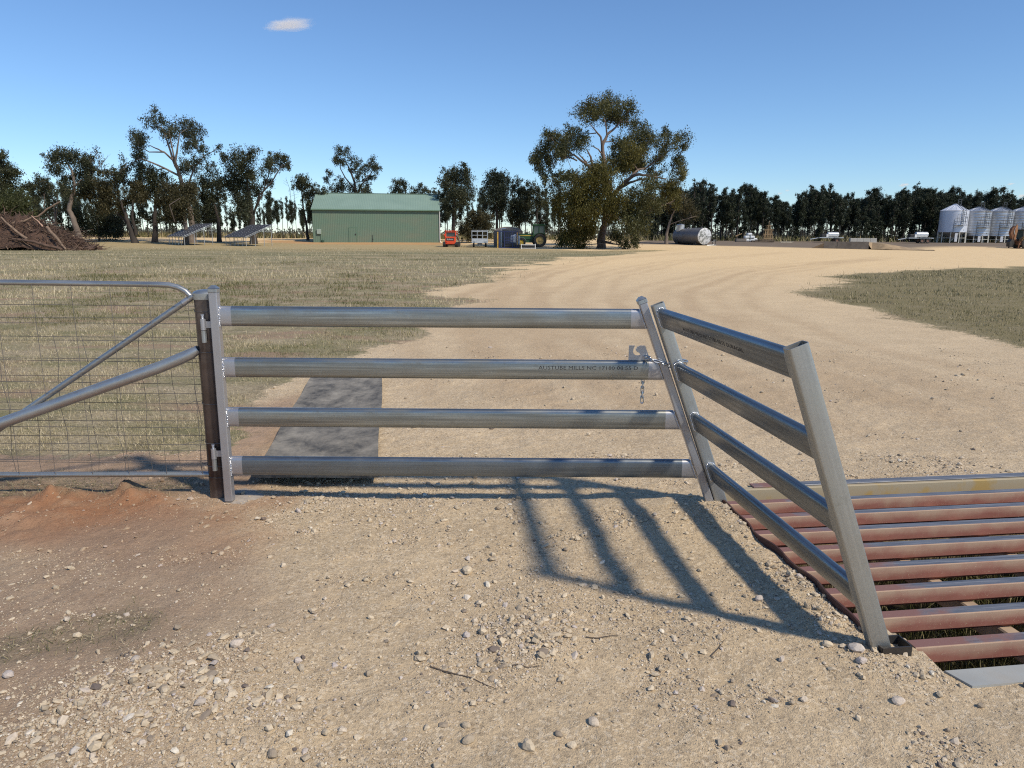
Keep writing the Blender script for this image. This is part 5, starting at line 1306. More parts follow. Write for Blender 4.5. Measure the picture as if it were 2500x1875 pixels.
# ------------------------------------------------------------------ trees
def leafmat(name, c0, c1, c2, trans=.36):
    b = NB(name); rv = b.attr('rnd'); rp = b.n('ValToRGB'); b.l.new(rv, rp.inputs[0]); e = rp.color_ramp.elements
    e[0].color = (*c0, 1); e[1].color = (*c2, 1); m = e.new(.55); m.color = (*c1, 1)
    b.p(base=rp.outputs[0], rough=.55, spec=.35)
    tr = b.n('BsdfTranslucent'); b.l.new(rp.outputs[0], tr.inputs[0]); mx = b.n('MixShader'); mx.inputs[0].default_value = trans
    b.l.new(b.b.outputs[0], mx.inputs[1]); b.l.new(tr.outputs[0], mx.inputs[2]); b.l.new(mx.outputs[0], b.out.inputs[0])
    return b.m
LEAF = {
    'gum': leafmat('gum_leaves', (0.030, 0.036, 0.018), (0.060, 0.068, 0.033), (0.128, 0.128, 0.068)),
    'olive': leafmat('olive_gum_leaves', (0.041, 0.038, 0.016), (0.078, 0.070, 0.030), (0.142, 0.121, 0.057)),
    'big': leafmat('box_tree_leaves', (0.035, 0.041, 0.015), (0.081, 0.084, 0.027), (0.182, 0.169, 0.068), .3),
    'mist': leafmat('mistletoe_leaves', (0.050, 0.048, 0.010), (0.106, 0.095, 0.020), (0.188, 0.163, 0.043), .3),
    'pine': leafmat('native_pine_leaves', (0.015, 0.022, 0.012), (0.030, 0.041, 0.021), (0.072, 0.083, 0.045), .2),
    'shrub': leafmat('shrub_leaves', (0.035, 0.042, 0.014), (0.070, 0.078, 0.024), (0.120, 0.125, 0.045)),
}
BARK = {'gum': simple('gum_bark', (.17, .135, .11), .85, 0, .35, 1.2, stretch=(1, 1, .3), dirt=(.07, .05, .04), dirtamt=.6),
        'dark': simple('dark_bark', (.045, .036, .03), .9, 0, .3, 1.2, stretch=(1, 1, .3)),
        'box': simple('box_bark', (.17, .125, .10), .9, 0, .3, 1.5, stretch=(1, 1, .25), dirt=(.07, .055, .045), dirtamt=.6)}
def leaves(blobs, rg, size, cover=1.5, droop=.6, aspect=.42):
    """blobs: (x,y,z,r[,flat]) -> quads"""
    Vs = []; Rn = []
    for bl in blobs:
        x, y, z, r = bl[:4]
        area = size * size * aspect * .6
        n = int(2.1 * cover * math.pi * r * r / area); ns = max(9, int(n / 55))
        u = rg.normal(size=(ns, 3)); u /= np.linalg.norm(u, axis=1)[:, None]; sub = u * (rg.random((ns, 1)) ** .5) * r * rg.uniform(.7, 1.32, (ns, 1)) * np.array([1.08, 1.08, .84]); sdv = rg.uniform(.07, .24, ns) * r + .04; wts = rg.uniform(.25, 1.6, ns) * (sdv / sdv.mean()) ** 1.5; wts /= wts.sum(); sub[:, 2] -= .12 * r * rg.random(ns)
        k = rg.choice(ns, n, p=wts); p = sub[k] + rg.normal(size=(n, 3)) * sdv[k][:, None] * np.array([1, 1, 1.15])
        p += np.array([x, y, z])
        tone = rg.normal(0, .16, ns)[k] + rg.normal(.45, .2, n)
        # long axis
        d = rg.normal(size=(n, 3)); d[:, 2] -= droop * 1.6; d /= np.linalg.norm(d, axis=1)[:, None]
        s = rg.normal(size=(n, 3)); s -= d * (s * d).sum(1)[:, None]; s /= np.linalg.norm(s, axis=1)[:, None]
        L = size * rg.uniform(.6, 1.35, n)[:, None]; wd = L * aspect * rg.uniform(.7, 1.3, n)[:, None]
        Vs.append(np.stack([p - d * L * .5, p + s * wd * .5, p + d * L * .5, p - s * wd * .5], 1).reshape(-1, 3)); Rn.append(np.clip(tone, 0, 1))
    V = np.concatenate(Vs); n = len(V) // 4
    return V, np.arange(n * 4).reshape(n, 4), np.concatenate(Rn)
def limb(b, p0, p1, r0, r1, rr, sag=.12, n=5, seg=6):
    p0, p1 = Vector(p0), Vector(p1); L = (p1 - p0).length
    m = p0.lerp(p1, .5) + Vector((rr.uniform(-1, 1), rr.uniform(-1, 1), rr.uniform(-.3, .9))) * L * sag
    pts = []
    for i in range(n + 1):
        t = i / n; q = (p0 * (1 - t) ** 2 + m * 2 * t * (1 - t) + p1 * t * t) + Vector((rr.uniform(-1, 1), rr.uniform(-1, 1), rr.uniform(-1, 1))) * L * .018 * (0 < i < n); pts.append(q)
    b.tube(pts, [r0 + (r1 - r0) * (i / n) ** .8 for i in range(n + 1)], seg, 0, False); return pts
def hero(name, label, cat_, group, to, Y, base, trunk, blobs, tr, kind, bark, size, cover, seed, extra=(), tw=None, blobs2=(), kind2=None, W=None, twig=3, bare=(), spread=.75, front=0, rf=1.26):
    """tree read from the photograph in crop pixels; to() maps a crop pixel to the 2500 px frame. Depth is spread inside the crown."""
    rr = random.Random(seed); rg = np.random.default_rng(seed)
    bx, by = to(*base); B = D(bx, by, Y); z0 = zt(B[0], Y)
    root = thing(name, label, cat_, (B[0], Y, z0 - .1), 0, group)
    s = Y / FPX; sc = abs(to(1, 0)[0] - to(0, 0)[0])
    def P(p, dy=0.): q = D(*to(*p), Y); return Vector((q[0] - B[0], dy, q[2] - z0 + .1))
    allb = [(q, 0) for q in blobs] + [(q, 1) for q in blobs2]
    xs_ = [q[0] for q, _ in allb]; cx = (min(xs_) + max(xs_)) / 2; hw = max(40, (max(xs_) - min(xs_)) / 2)
    WB = []
    for q, w in allb:
        c = P(q[:2]); r = q[2] * sc * s; c.z -= (rf - 1) * r * .75 if q[1] < 700 else 0
        lim = hw * sc * s * math.sqrt(max(.05, 1 - ((q[0] - cx) / (hw * 1.15)) ** 2)) * spread
        c.y = rr.uniform(-lim, lim) if len(q) < 4 else q[3]
        if front and q[1] > front: c.y = -abs(c.y) * .9 - 1.0
        WB.append((c, r * rf, w))
    b = MB(); tp = [P(p) for p in trunk]; tp[0].z = -.3
    nodes = []
    fine = []; 
    for i in range(len(tp) - 1):
        for t in (0, .25, .5, .75): fine.append(tp[i].lerp(tp[i + 1], t) + Vector((rr.uniform(-1, 1), rr.uniform(-1, 1), 0)) * tr * .18 * (i + t > 0))
    fine.append(tp[-1]); n_ = len(fine)
    rad = [tr * (1 - .8 * (i / (n_ - 1)) ** .9) * (1.35 if i == 0 else 1.12 if i == 1 else 1) for i in range(n_)]
    b.tube(fine, rad, 10, 0, False)
    nodes += [(p, r) for p, r in zip(fine, rad) if p.z > .12 * fine[-1].z]
    for ex in extra:
        pts = [P(p[:2], p[2] if len(p) > 2 else 0) for p in ex[0]]; r0, r1 = ex[1], ex[2]; ff = []
        for i in range(len(pts) - 1):
            for t in (0, .33, .66): ff.append(pts[i].lerp(pts[i + 1], t) + Vector((rr.uniform(-1, 1), rr.uniform(-1, 1), rr.uniform(-1, 1))) * r0 * .2 * (i + t > 0))
        ff.append(pts[-1]); m_ = len(ff); rd = [r0 + (r1 - r0) * i / (m_ - 1) for i in range(m_)]; b.tube(ff, rd, 8, 0, False); nodes += list(zip(ff, rd))
    for c, r, w in sorted(WB, key=lambda q: q[0].z + .3 * abs(q[0].x)):
        best = min(nodes, key=lambda nd: (nd[0] - c).length + (2.5 if nd[0].z > c.z + .3 * r else 0) - nd[1] * 1.5)
        r0 = max(.025, min(best[1] * .7, .035 * (c - best[0]).length + .04))
        pts = limb(b, best[0], c, r0, .03, rr, .14)
        nodes += [(p, r0 * (1 - .7 * i / len(pts))) for i, p in enumerate(pts) if i > 1]
        for k in range(twig):
            u = Vector((rr.gauss(0, 1), rr.gauss(0, 1), rr.gauss(.3, 1))).normalized()
            limb(b, c.lerp(best[0], rr.uniform(0, .4)), c + u * r * rr.uniform(.6, 1.0), .028, .009, rr, .15, 3, 4)
    for ex in bare:
        pts = [P(p[:2], 0) for p in ex]
        for i in range(len(pts) - 1): limb(b, pts[i], pts[i + 1], .04 / (i + 1) ** .5, .02, rr, .05, 3, 4)
        for k in range(7):
            t = pts[0].lerp(pts[-1], rr.uniform(.3, 1)); limb(b, t, t + Vector((rr.uniform(-1, 1), rr.uniform(-.5, .5), rr.uniform(.2, 1))) * .9, .018, .006, rr, .1, 3, 3)
    b.build('trunk', bark, root, True, R(180))
    L1 = [(*c, r) for c, r, w in WB if w == 0]; L2 = [(*c, r) for c, r, w in WB if w == 1]
    if L1:
        V, F, rn = leaves(L1, rg, size, cover); npmesh('crown', V, F, LEAF[kind], root, {'rnd': ('FACE', rn)})
    if L2:
        V, F, rn = leaves(L2, rg, size, cover * 1.1, 1.2); npmesh('mistletoe', V, F, LEAF[kind2], root, {'rnd': ('FACE', rn)})
    return root
c1 = lambda x, y: (x / 3.16, 250 + y / 3.16)
c2 = lambda x, y: (600 + x / 3.687, 300 + y / 3.687)
c4 = lambda x, y: (1200 + x / 3.687, 200 + y / 3.687)
c3 = lambda x, y: (1040 + x / 5.53, 500 + y / 5.53)
c5 = lambda x, y: (1600 + x / 4.424, 400 + y / 4.424)
GUMS = 'gum trees along the back of the paddock'

# the big tree by the yard
hero('box_tree', 'huge spreading tree with thick leaning trunk, tallest in view, beside the tractor', 'tree', None, c4, 93, (985, 1492),
     [(985, 1492), (992, 1400), (1010, 1290), (1040, 1150), (1075, 1000), (1070, 900)],
     [(1030, 220, 66), (1125, 205, 76), (1230, 225, 62), (1080, 285, 66), (1180, 285, 66), (885, 270, 66), (805, 325, 76), (740, 370, 58), (880, 345, 48), (960, 300, 48), (1275, 250, 34),
      (600, 485, 66), (695, 470, 66), (525, 520, 58), (640, 560, 66), (755, 560, 64), (470, 570, 56), (425, 640, 56), (410, 700, 46), (520, 650, 56), (440, 775, 46), (600, 640, 56), (700, 620, 46), (560, 720, 46), (800, 500, 46), (500, 500, 40), (390, 650, 32),
      (1310, 370, 58), (1390, 390, 58), (1300, 450, 74), (1400, 480, 74), (1500, 470, 66), (1560, 450, 40), (1200, 520, 64), (1120, 540, 54), (1250, 600, 74), (1380, 580, 74), (1480, 560, 64), (1640, 530, 54), (1690, 590, 36), (1600, 610, 54), (1540, 600, 40),
      (1330, 740, 50), (1650, 700, 42), (1705, 740, 42), (1610, 760, 46), (1690, 830, 36), (1500, 700, 40), (1450, 800, 48), (1620, 870, 50), (1380, 680, 46), (1560, 800, 36),
      (1400, 930, 60), (1330, 1000, 74), (1240, 1010, 56), (540, 920, 54), (470, 880, 46), (640, 880, 54), (700, 850, 46), (590, 850, 40), (960, 760, 46), (1010, 800, 46),
      (1130, 1180, 74), (1230, 1120, 74), (1330, 1100, 74), (1400, 1150, 56), (1260, 1230, 74), (1120, 1290, 66), (1200, 1320, 74), (1290, 1330, 52), (1125, 1400, 62), (1200, 1420, 50), (1080, 1240, 52), (1150, 1460, 36)],
     .62, 'big', BARK['box'], .22, 1.55, 3,
     extra=[([(1060, 1050), (1020, 800, -.6), (1000, 690, -1), (990, 590, -1), (1030, 480, -1), (1110, 420, -.5), (1170, 340)], .34, .07), ([(992, 600, -1), (975, 510, -1.2), (930, 460, -1.4), (880, 390, -1)], .16, .05),
            ([(1030, 480, -1), (1020, 400, -1), (1000, 330, -1)], .11, .04), ([(995, 670, -1), (950, 620, -1.5), (890, 590, -1.7)], .11, .05), ([(930, 475, -1.4), (880, 480, -1.4), (830, 500, -1)], .08, .03),
            ([(1050, 980), (950, 830, -1), (860, 765, -1.5), (770, 700, -1.5), (690, 640, -1.5)], .27, .08), ([(900, 770, -1.4), (880, 690, -1.8), (845, 620, -1.6)], .16, .07), ([(850, 740, -1.5), (780, 670, -1.6)], .12, .06),
            ([(760, 720, -1.5), (690, 690, -1.8), (600, 720, -1.6)], .1, .05),
            ([(1070, 1050), (1130, 975, -1.2), (1200, 895, -2.2), (1270, 850, -2.6), (1360, 855, -2.4), (1450, 868, -2.0), (1545, 880, -1.6)], .3, .07), ([(1130, 975, -1.2), (1220, 915, -2.2), (1310, 890, -2.5), (1380, 885, -2.2)], .2, .06),
            ([(1400, 770, .5), (1480, 710, .5), (1560, 650, .3), (1600, 620, 0)], .12, .05), ([(1200, 900, -2), (1300, 800, -1), (1400, 770, .5)], .15, .1)],
     blobs2=[(1130, 650, 70), (1200, 700, 80), (1250, 760, 60), (1150, 760, 56), (1310, 690, 50), (1210, 630, 50), (1100, 820, 40),
             (850, 860, 80), (930, 830, 66), (990, 900, 70), (780, 920, 70), (870, 960, 90), (1010, 1000, 76), (720, 1000, 80), (630, 1050, 70), (560, 1085, 52), (800, 1080, 96), (940, 1100, 90), (1080, 1090, 70),
             (690, 1150, 80), (600, 1170, 56), (780, 1200, 90), (900, 1190, 80), (700, 1270, 80), (810, 1310, 80), (660, 1380, 62), (760, 1400, 80), (840, 1370, 50), (650, 1450, 46), (770, 1470, 46), (1000, 1190, 60), (880, 1280, 60),
             (1580, 950, 60), (1550, 1030, 56), (1500, 980, 50), (1600, 1010, 36), (1560, 1090, 34), (1440, 1060, 46), (1640, 930, 32)], kind2='mist', front=800, rf=1.4)
# left group of gums
GB, GD = BARK['gum'], BARK['dark']
hero('gum_tree', 'dark leafy gum cut off by the left edge of the picture, behind the brush heap', 'tree', GUMS, c1, 92, (20, 1010), [(20, 1010), (25, 800), (40, 650), (40, 520)],
     [(30, 430, 56), (60, 500, 70), (10, 480, 60), (90, 545, 46), (20, 590, 74), (80, 600, 46), (-40, 520, 80), (-60, 420, 60), (110, 530, 30), (60, 640, 40), (-20, 680, 70), (40, 700, 50)], .4, 'gum', GD, .24, 1.5, 31)
hero('shrub', 'rounded olive green wattle bush behind the top of the brush heap', 'shrub', None, c1, 84, (120, 1020), [(120, 1020), (110, 950), (100, 880)],
     [(30, 820, 80), (110, 810, 80), (190, 830, 70), (60, 740, 70), (150, 760, 60), (230, 850, 46), (100, 870, 80), (190, 880, 60), (0, 760, 70), (-60, 800, 90), (40, 880, 70), (20, 720, 50), (250, 890, 30)], .12, 'shrub', GD, .22, 1.8, 32)
hero('gum_tree', 'gum with pale leaning trunk and two dark rounded heads, right of the brush heap', 'tree', GUMS, c1, 100, (615, 1030), [(615, 1030), (575, 920), (535, 830), (560, 720), (580, 640), (560, 540), (520, 470)],
     [(430, 400, 56), (515, 395, 62), (600, 450, 62), (470, 470, 56), (680, 420, 56), (640, 530, 66), (540, 560, 56), (715, 460, 40), (420, 520, 42), (470, 560, 44), (700, 520, 44), (580, 620, 50), (650, 620, 50), (400, 420, 34), (450, 370, 36), (560, 420, 50), (690, 590, 44), (520, 660, 44), (610, 700, 50)], .42, 'gum', GB, .24, 1.35, 33,
     extra=[([(555, 700), (620, 640, -1), (660, 600, -1)], .12, .05)], bare=[[(740, 520), (780, 470), (830, 420)], [(770, 500), (770, 420), (740, 370)]])
hero('gum_tree', 'sparse low gum with many thin pale stems, between the edge gum and the leaning gum', 'tree', GUMS, c1, 106, (430, 1020), [(430, 1020), (425, 880), (410, 760), (380, 650)],
     [(300, 600, 46), (260, 650, 52), (345, 640, 46), (210, 640, 42), (310, 690, 40), (400, 690, 44), (240, 710, 50), (180, 650, 36), (360, 590, 34), (290, 770, 46), (400, 800, 46), (340, 840, 40)], .2, 'gum', GB, .24, 1.2, 34,
     extra=[([(430, 950), (470, 850, -1), (480, 720, -1)], .1, .05), ([(425, 960), (360, 820, -.5), (340, 700, 0)], .1, .04), ([(430, 940), (330, 850, .5), (300, 720, .5)], .09, .04)])
hero('gum_tree', 'broad multi stemmed olive gum, forked near the ground, left of the tall open gum', 'tree', GUMS, c1, 101, (1045, 1045), [(1045, 1045), (1000, 940), (960, 850), (930, 760)],
     [(700, 650, 66), (785, 620, 72), (850, 560, 62), (760, 740, 66), (870, 700, 70), (1015, 640, 66), (1040, 720, 66), (960, 740, 56), (700, 730, 56), (930, 610, 46), (860, 640, 60), (820, 790, 56), (920, 820, 50), (1060, 640, 40), (740, 810, 50), (660, 690, 46), (980, 690, 50), (900, 540, 40)], .45, 'olive', GD, .24, 1.55, 35,
     extra=[([(1050, 1020), (1035, 880, -.5), (1040, 760, -.5)], .25, .1), ([(1030, 1000), (940, 900, .6), (830, 800, .6)], .2, .08)])
hero('shrub', 'dark dense bush filling the gap under the leaning gum and the forked gum', 'shrub', None, c1, 107, (760, 1040), [(760, 1040), (760, 960), (750, 900)],
     [(660, 920, 70), (740, 900, 80), (820, 920, 70), (700, 970, 70), (790, 970, 80), (870, 960, 56), (640, 860, 56), (720, 850, 56), (560, 960, 50), (620, 980, 50), (900, 1000, 40)], .12, 'gum', GD, .24, 1.7, 36)
hero('gum_tree', 'tallest open gum on the left with long bare pale limbs and a high flat crown', 'tree', GUMS, c1, 103, (1480, 1010), [(1480, 1010), (1475, 900), (1440, 750), (1395, 580), (1345, 460), (1320, 400)],
     [(1205, 130, 50), (1290, 125, 56), (1390, 145, 58), (1470, 180, 46), (1215, 225, 50), (1290, 235, 50), (1410, 235, 56), (1080, 260, 56), (1040, 310, 46), (1180, 280, 46), (1010, 400, 46), (960, 460, 46), (990, 520, 40), (1110, 330, 44), (1150, 160, 36), (1505, 165, 30), (1340, 180, 50), (1250, 170, 50), (1450, 270, 40),
      (1550, 325, 46), (1620, 365, 44), (1500, 370, 40), (1560, 430, 46), (1600, 480, 42), (1430, 450, 50), (1480, 500, 50), (1650, 350, 30), (1400, 520, 44), (1530, 490, 44), (1060, 420, 40), (1150, 400, 40), (940, 540, 36), (1030, 560, 42), (1480, 320, 30), (1090, 520, 40)], .5, 'gum', GB, .24, 1.05, 37,
     extra=[([(1395, 580), (1380, 470, -1), (1395, 340, -1), (1410, 250, -1)], .2, .06), ([(1340, 450), (1290, 390, -1), (1230, 360, -1), (1150, 330)], .15, .05), ([(1340, 460), (1300, 330, 0), (1270, 240, 0), (1240, 180)], .16, .05), ([(1350, 470), (1330, 300, -.5), (1320, 220, -.5)], .13, .04),
            ([(1440, 740), (1490, 600, -1), (1530, 500, -1), (1570, 420)], .16, .05), ([(1390, 570), (1250, 490, -1), (1120, 440, -1), (1040, 420)], .15, .05), ([(1290, 390, -1), (1180, 390, -1), (1080, 330, -1)], .1, .04)])
hero('gum_tree', 'olive brown gum with low drooping crown and bare crooked limb, behind left solar array', 'tree', GUMS, c1, 98, (1430, 1010), [(1430, 1010), (1430, 900), (1400, 800), (1370, 720)],
     [(1350, 690, 86), (1300, 640, 62), (1420, 640, 66), (1450, 740, 80), (1270, 760, 62), (1370, 800, 74), (1290, 820, 52), (1420, 850, 52), (1230, 780, 40), (1480, 660, 50), (1340, 880, 50), (1400, 900, 44), (1330, 750, 60)], .35, 'olive', GB, .24, 1.6, 38,
     extra=[([(1400, 920, -2), (1400, 800, -3.4), (1440, 775, -3.4), (1480, 750, -3.4)], .08, .04)])
hero('gum_tree', 'dark upright gum with straight thick trunk, between forked gum and tall open gum', 'tree', GUMS, c1, 104, (1190, 1050), [(1190, 1050), (1195, 900), (1200, 780), (1190, 640)],
     [(1150, 520, 62), (1205, 560, 66), (1230, 640, 52), (1120, 580, 46), (1170, 640, 52), (1250, 560, 40), (1100, 500, 40), (1140, 700, 40), (1215, 720, 40), (1080, 860, 40), (1060, 900, 36), (1150, 900, 36), (1260, 900, 36)], .4, 'gum', GD, .24, 1.45, 39)
hero('gum_tree', 'dark narrow gum showing above the right end of the left solar array', 'tree', GUMS, c1, 106, (1690, 1045), [(1690, 1045), (1680, 900), (1650, 780), (1630, 640)],
     [(1620, 590, 64), (1680, 640, 56), (1560, 620, 52), (1600, 690, 60), (1680, 720, 46), (1570, 720, 50), (1640, 760, 46), (1560, 820, 56), (1620, 840, 50), (1540, 880, 50), (1600, 910, 50), (1650, 880, 40)], .32, 'gum', GD, .24, 1.5, 40)
hero('gum_tree', 'large dark gum with limbs sweeping up on its right, behind the right solar array', 'tree', GUMS, c1, 100, (1950, 1010), [(1950, 1010), (1945, 880), (1930, 760), (1910, 640), (1900, 540)],
     [(1830, 450, 66), (1900, 430, 74), (1970, 400, 50), (2050, 415, 50), (2130, 400, 40), (1790, 555, 76), (1875, 560, 76), (1960, 530, 72), (1750, 630, 60), (1850, 670, 76), (1950, 670, 66), (2060, 500, 46), (2150, 460, 40), (1870, 770, 66), (1960, 770, 50), (2100, 450, 40), (2180, 420, 34), (1720, 580, 40), (1820, 780, 50), (1830, 850, 46), (1930, 850, 50), (2020, 580, 44), (1780, 430, 30), (2200, 480, 30)], .46, 'gum', GD, .24, 1.45, 41,
     extra=[([(1955, 880), (2020, 720, -1), (2100, 640, -1), (2150, 560, -1), (2180, 480)], .15, .05), ([(1960, 850), (2010, 690, 1), (2050, 560, 1), (2080, 470, 1)], .12, .04)], bare=[[(1900, 450), (1905, 390), (1920, 340)]])
hero('gum_tree', 'two headed slim gum with forked stem, just left of the green shed', 'tree', GUMS, c2, 112, (560, 1040), [(560, 1040), (545, 900), (515, 760), (505, 640), (505, 540)],
     [(500, 495, 46), (530, 510, 40), (475, 525, 36), (490, 570, 44), (520, 620, 46), (600, 600, 46), (655, 610, 46), (690, 630, 30), (560, 660, 40), (620, 570, 36), (540, 560, 34), (640, 650, 36), (580, 740, 40), (520, 800, 30), (600, 840, 36)], .22, 'gum', GD, .24, 1.5, 42,
     extra=[([(560, 900), (600, 780, -.5), (630, 640, -.5)], .12, .05)], bare=[[(430, 800), (400, 620), (360, 500)], [(440, 780), (430, 600), (410, 520)]])
hero('gum_tree', 'tall open gum with a two lobed crown rising behind the green shed roof', 'tree', None, c2, 124, (1005, 1050), [(1005, 1050), (1000, 800), (995, 640), (970, 500), (925, 400), (890, 330)],
     [(890, 255, 46), (830, 305, 46), (880, 340, 46), (955, 320, 46), (1000, 360, 42), (1120, 335, 46), (1160, 390, 42), (1095, 400, 42), (800, 465, 32), (735, 505, 32), (1190, 400, 26), (800, 580, 50), (870, 550, 56), (940, 590, 50), (1060, 590, 56), (1040, 430, 40), (1110, 470, 40), (1060, 510, 40), (850, 500, 34), (1090, 620, 44), (770, 620, 40), (900, 230, 30), (800, 290, 26), (960, 420, 34), (1010, 480, 34)], .34, 'gum', GD, .24, 1.25, 43,
     extra=[([(985, 600), (910, 500, -1), (865, 420, -1), (850, 370)], .13, .05), ([(1000, 640), (1060, 550, -1), (1120, 480, -1), (1150, 420)], .14, .05)])
hero('gum_tree', 'small rounded gum head showing alone above the middle of the shed roof', 'tree', None, c2, 126, (1370, 1055), [(1370, 1055), (1370, 850), (1365, 700), (1375, 600)],
     [(1380, 540, 40), (1420, 555, 34), (1350, 570, 34), (1400, 600, 40), (1340, 620, 36), (1385, 520, 28), (1320, 650, 30), (1370, 650, 36), (1435, 580, 22), (1410, 640, 26)], .22, 'gum', GD, .24, 1.5, 44)
hero('gum_tree', 'thin leaved gum peeping over the right end of the shed roof', 'tree', None, c2, 125, (1560, 1055), [(1560, 1055), (1560, 850), (1565, 700), (1570, 620)],
     [(1540, 595, 40), (1595, 590, 40), (1640, 610, 30), (1560, 640, 44), (1610, 650, 44), (1520, 650, 34), (1585, 555, 22), (1710, 640, 34), (1700, 600, 20), (1660, 660, 36), (1720, 700, 40)], .2, 'gum', GD, .24, 1.15, 45)
# right of the shed
hero('gum_tree', 'dense dark gum immediately right of the green shed', 'tree', None, c2, 112, (1870, 1055), [(1870, 1055), (1870, 900), (1875, 740), (1890, 600), (1900, 480)],
     [(1850, 470, 66), (1940, 410, 50), (1900, 480, 66), (1985, 480, 56), (1830, 550, 60), (1960, 560, 70), (1880, 600, 70), (1800, 430, 34), (1930, 660, 70), (1840, 680, 50), (2000, 640, 60), (1800, 500, 40), (1790, 560, 36), (1960, 380, 26), (1870, 400, 34), (1990, 420, 30), (1880, 740, 46), (1790, 760, 40), (1850, 800, 40), (1770, 640, 40)], .34, 'gum', GD, .24, 1.45, 46)
hero('gum_tree', 'tall dark gum between the cage trailer and the water tank', 'tree', None, c4, 114, (50, 1480), [(50, 1480), (48, 1300), (45, 1100), (40, 950)],
     [(20, 830, 46), (80, 830, 50), (60, 880, 60), (0, 890, 56), (110, 890, 44), (40, 950, 66), (110, 960, 56), (-20, 970, 60), (60, 1020, 70), (-10, 1060, 60), (120, 1040, 44), (40, 1100, 60), (90, 1120, 50), (150, 900, 22), (-30, 1140, 50), (140, 870, 22)], .3, 'pine', GD, .24, 1.5, 47)
hero('shrub', 'dark olive bushy tree close behind the cage trailer', 'shrub', None, c3, 108, (720, 545), [(720, 545), (720, 450), (715, 330)],
     [(640, 190, 80), (720, 170, 90), (800, 200, 80), (600, 260, 80), (680, 260, 90), (770, 280, 90), (840, 270, 60), (560, 310, 60), (640, 350, 80), (730, 370, 80), (800, 380, 70), (520, 360, 50), (560, 420, 50), (660, 430, 60), (470, 250, 50), (470, 330, 40), (850, 160, 50), (590, 140, 50), (690, 110, 50)], .2, 'olive', GD, .24, 1.6, 48)
hero('gum_tree', 'dark rounded tree behind the water tank, left of the tractor cab', 'tree', None, c4, 112, (250, 1480), [(250, 1480), (250, 1350), (245, 1200), (240, 1080)],
     [(240, 900, 34), (215, 940, 34), (300, 960, 40), (260, 980, 44), (230, 1080, 66), (290, 1060, 56), (200, 1110, 56), (260, 1150, 70), (180, 1170, 46), (310, 1140, 50), (220, 1210, 60), (290, 1220, 56), (170, 1240, 40), (240, 1270, 50), (320, 1010, 40)], .26, 'pine', GD, .24, 1.5, 49)
hero('gum_tree', 'thin open gum with bare lower branches directly behind the tractor cab', 'tree', None, c4, 110, (410, 1480), [(410, 1480), (410, 1300), (408, 1150), (400, 1020), (395, 940)],
     [(370, 920, 46), (400, 960, 44), (350, 980, 40), (430, 1000, 40), (380, 1040, 44), (340, 1060, 36), (440, 1060, 40), (470, 1010, 34), (460, 1120, 36), (370, 1120, 36), (490, 1100, 26), (390, 1180, 24), (400, 1270, 22)], .2, 'gum', GD, .24, 1.1, 50,
     extra=[([(410, 1310), (450, 1200, -.5), (480, 1150, -.5)], .06, .03)], bare=[[(415, 1290), (445, 1240), (470, 1190)]])
# bare limbed tree left of the fuel tank and its neighbours
hero('gum_tree', 'crooked low gum with one long bare branch, left of the big silver tank', 'tree', None, c5, 108, (115, 870), [(115, 870), (120, 760), (150, 640), (180, 560), (220, 480)],
     [(200, 400, 60), (260, 350, 60), (300, 420, 66), (230, 470, 60), (350, 480, 60), (420, 520, 50), (160, 480, 50), (380, 430, 50), (460, 510, 34), (320, 540, 46), (170, 380, 46), (250, 290, 40), (120, 430, 40), (290, 590, 34), (400, 590, 30)], .28, 'olive', GB, .24, 1.35, 51,
     extra=[([(140, 660), (240, 620, -1), (340, 590, -1), (430, 565, -1)], .08, .03)])

# native pine rows: a few different trees, copied
def pine_proto(seed, h, cw, lo, kind='pine', lean=0., bush=False):
    rr = random.Random(seed); rg = np.random.default_rng(seed)
    root = thing('native_pine', 'x', 'tree', (0, 0, 0)); b = MB()
    bend = Vector((rr.uniform(-.4, .4), rr.uniform(-.4, .4), 0))
    def ax(t): return Vector((lean * t * h, 0, t * h)) + bend * math.sin(t * 3) * .8
    n = 9; b.tube([ax(i / n) + Vector((0, 0, -.3 if i == 0 else 0)) for i in range(n + 1)], [.015 * h * (1 - .85 * i / n) * (1.3 if i == 0 else 1) for i in range(n + 1)], 7, 0, False)
    bl = []; nb_ = rr.randint(17, 23)
    for i in range(nb_):
        t = lo + (1.02 - lo) * ((i + rr.random()) / nb_); prof = math.sin(math.pi * min(1, max(.0, (t - lo) / (1.06 - lo)) ** .75)) ** .55 if not bush else math.sin(math.pi * max(.05, min(.95, (t - lo) / (1.05 - lo)))) ** .4
        a = rr.uniform(0, 6.28); d = cw * prof * rr.uniform(.15, .95) * .8
        c = ax(t) + Vector((math.cos(a) * d, math.sin(a) * d, 0)); r = cw * rr.uniform(.36, .58) * (.55 + .45 * prof)
        bl.append((*c, r)); limb(b, ax(max(.12, t - rr.uniform(.06, .16))), c, .05, .02, rr, .1, 3, 4)
    for i in range(rr.randint(4, 8)):    # dead lower branches
        t = rr.uniform(.12, lo + .1); a = rr.uniform(0, 6.28); limb(b, ax(t), ax(t + rr.uniform(.0, .1)) + Vector((math.cos(a), math.sin(a), .3)) * rr.uniform(.5, 1.5), .03, .008, rr, .1, 3, 3)
    b.build('trunk', BARK['dark'], root, True, R(180))
    V, F, rn = leaves(bl, rg, .22, 1.6, .1, .5); npmesh('crown', V, F, LEAF[kind], root, {'rnd': ('FACE', rn)})
    return root
PROTO = [pine_proto(200 + i, 10, *a) for i, a in enumerate([(1.5, .24), (1.25, .36), (1.9, .30), (1.0, .46), (1.35, .2), (1.6, .40), (.9, .28), (1.45, .34), (1.1, .52), (2.0, .45)])]
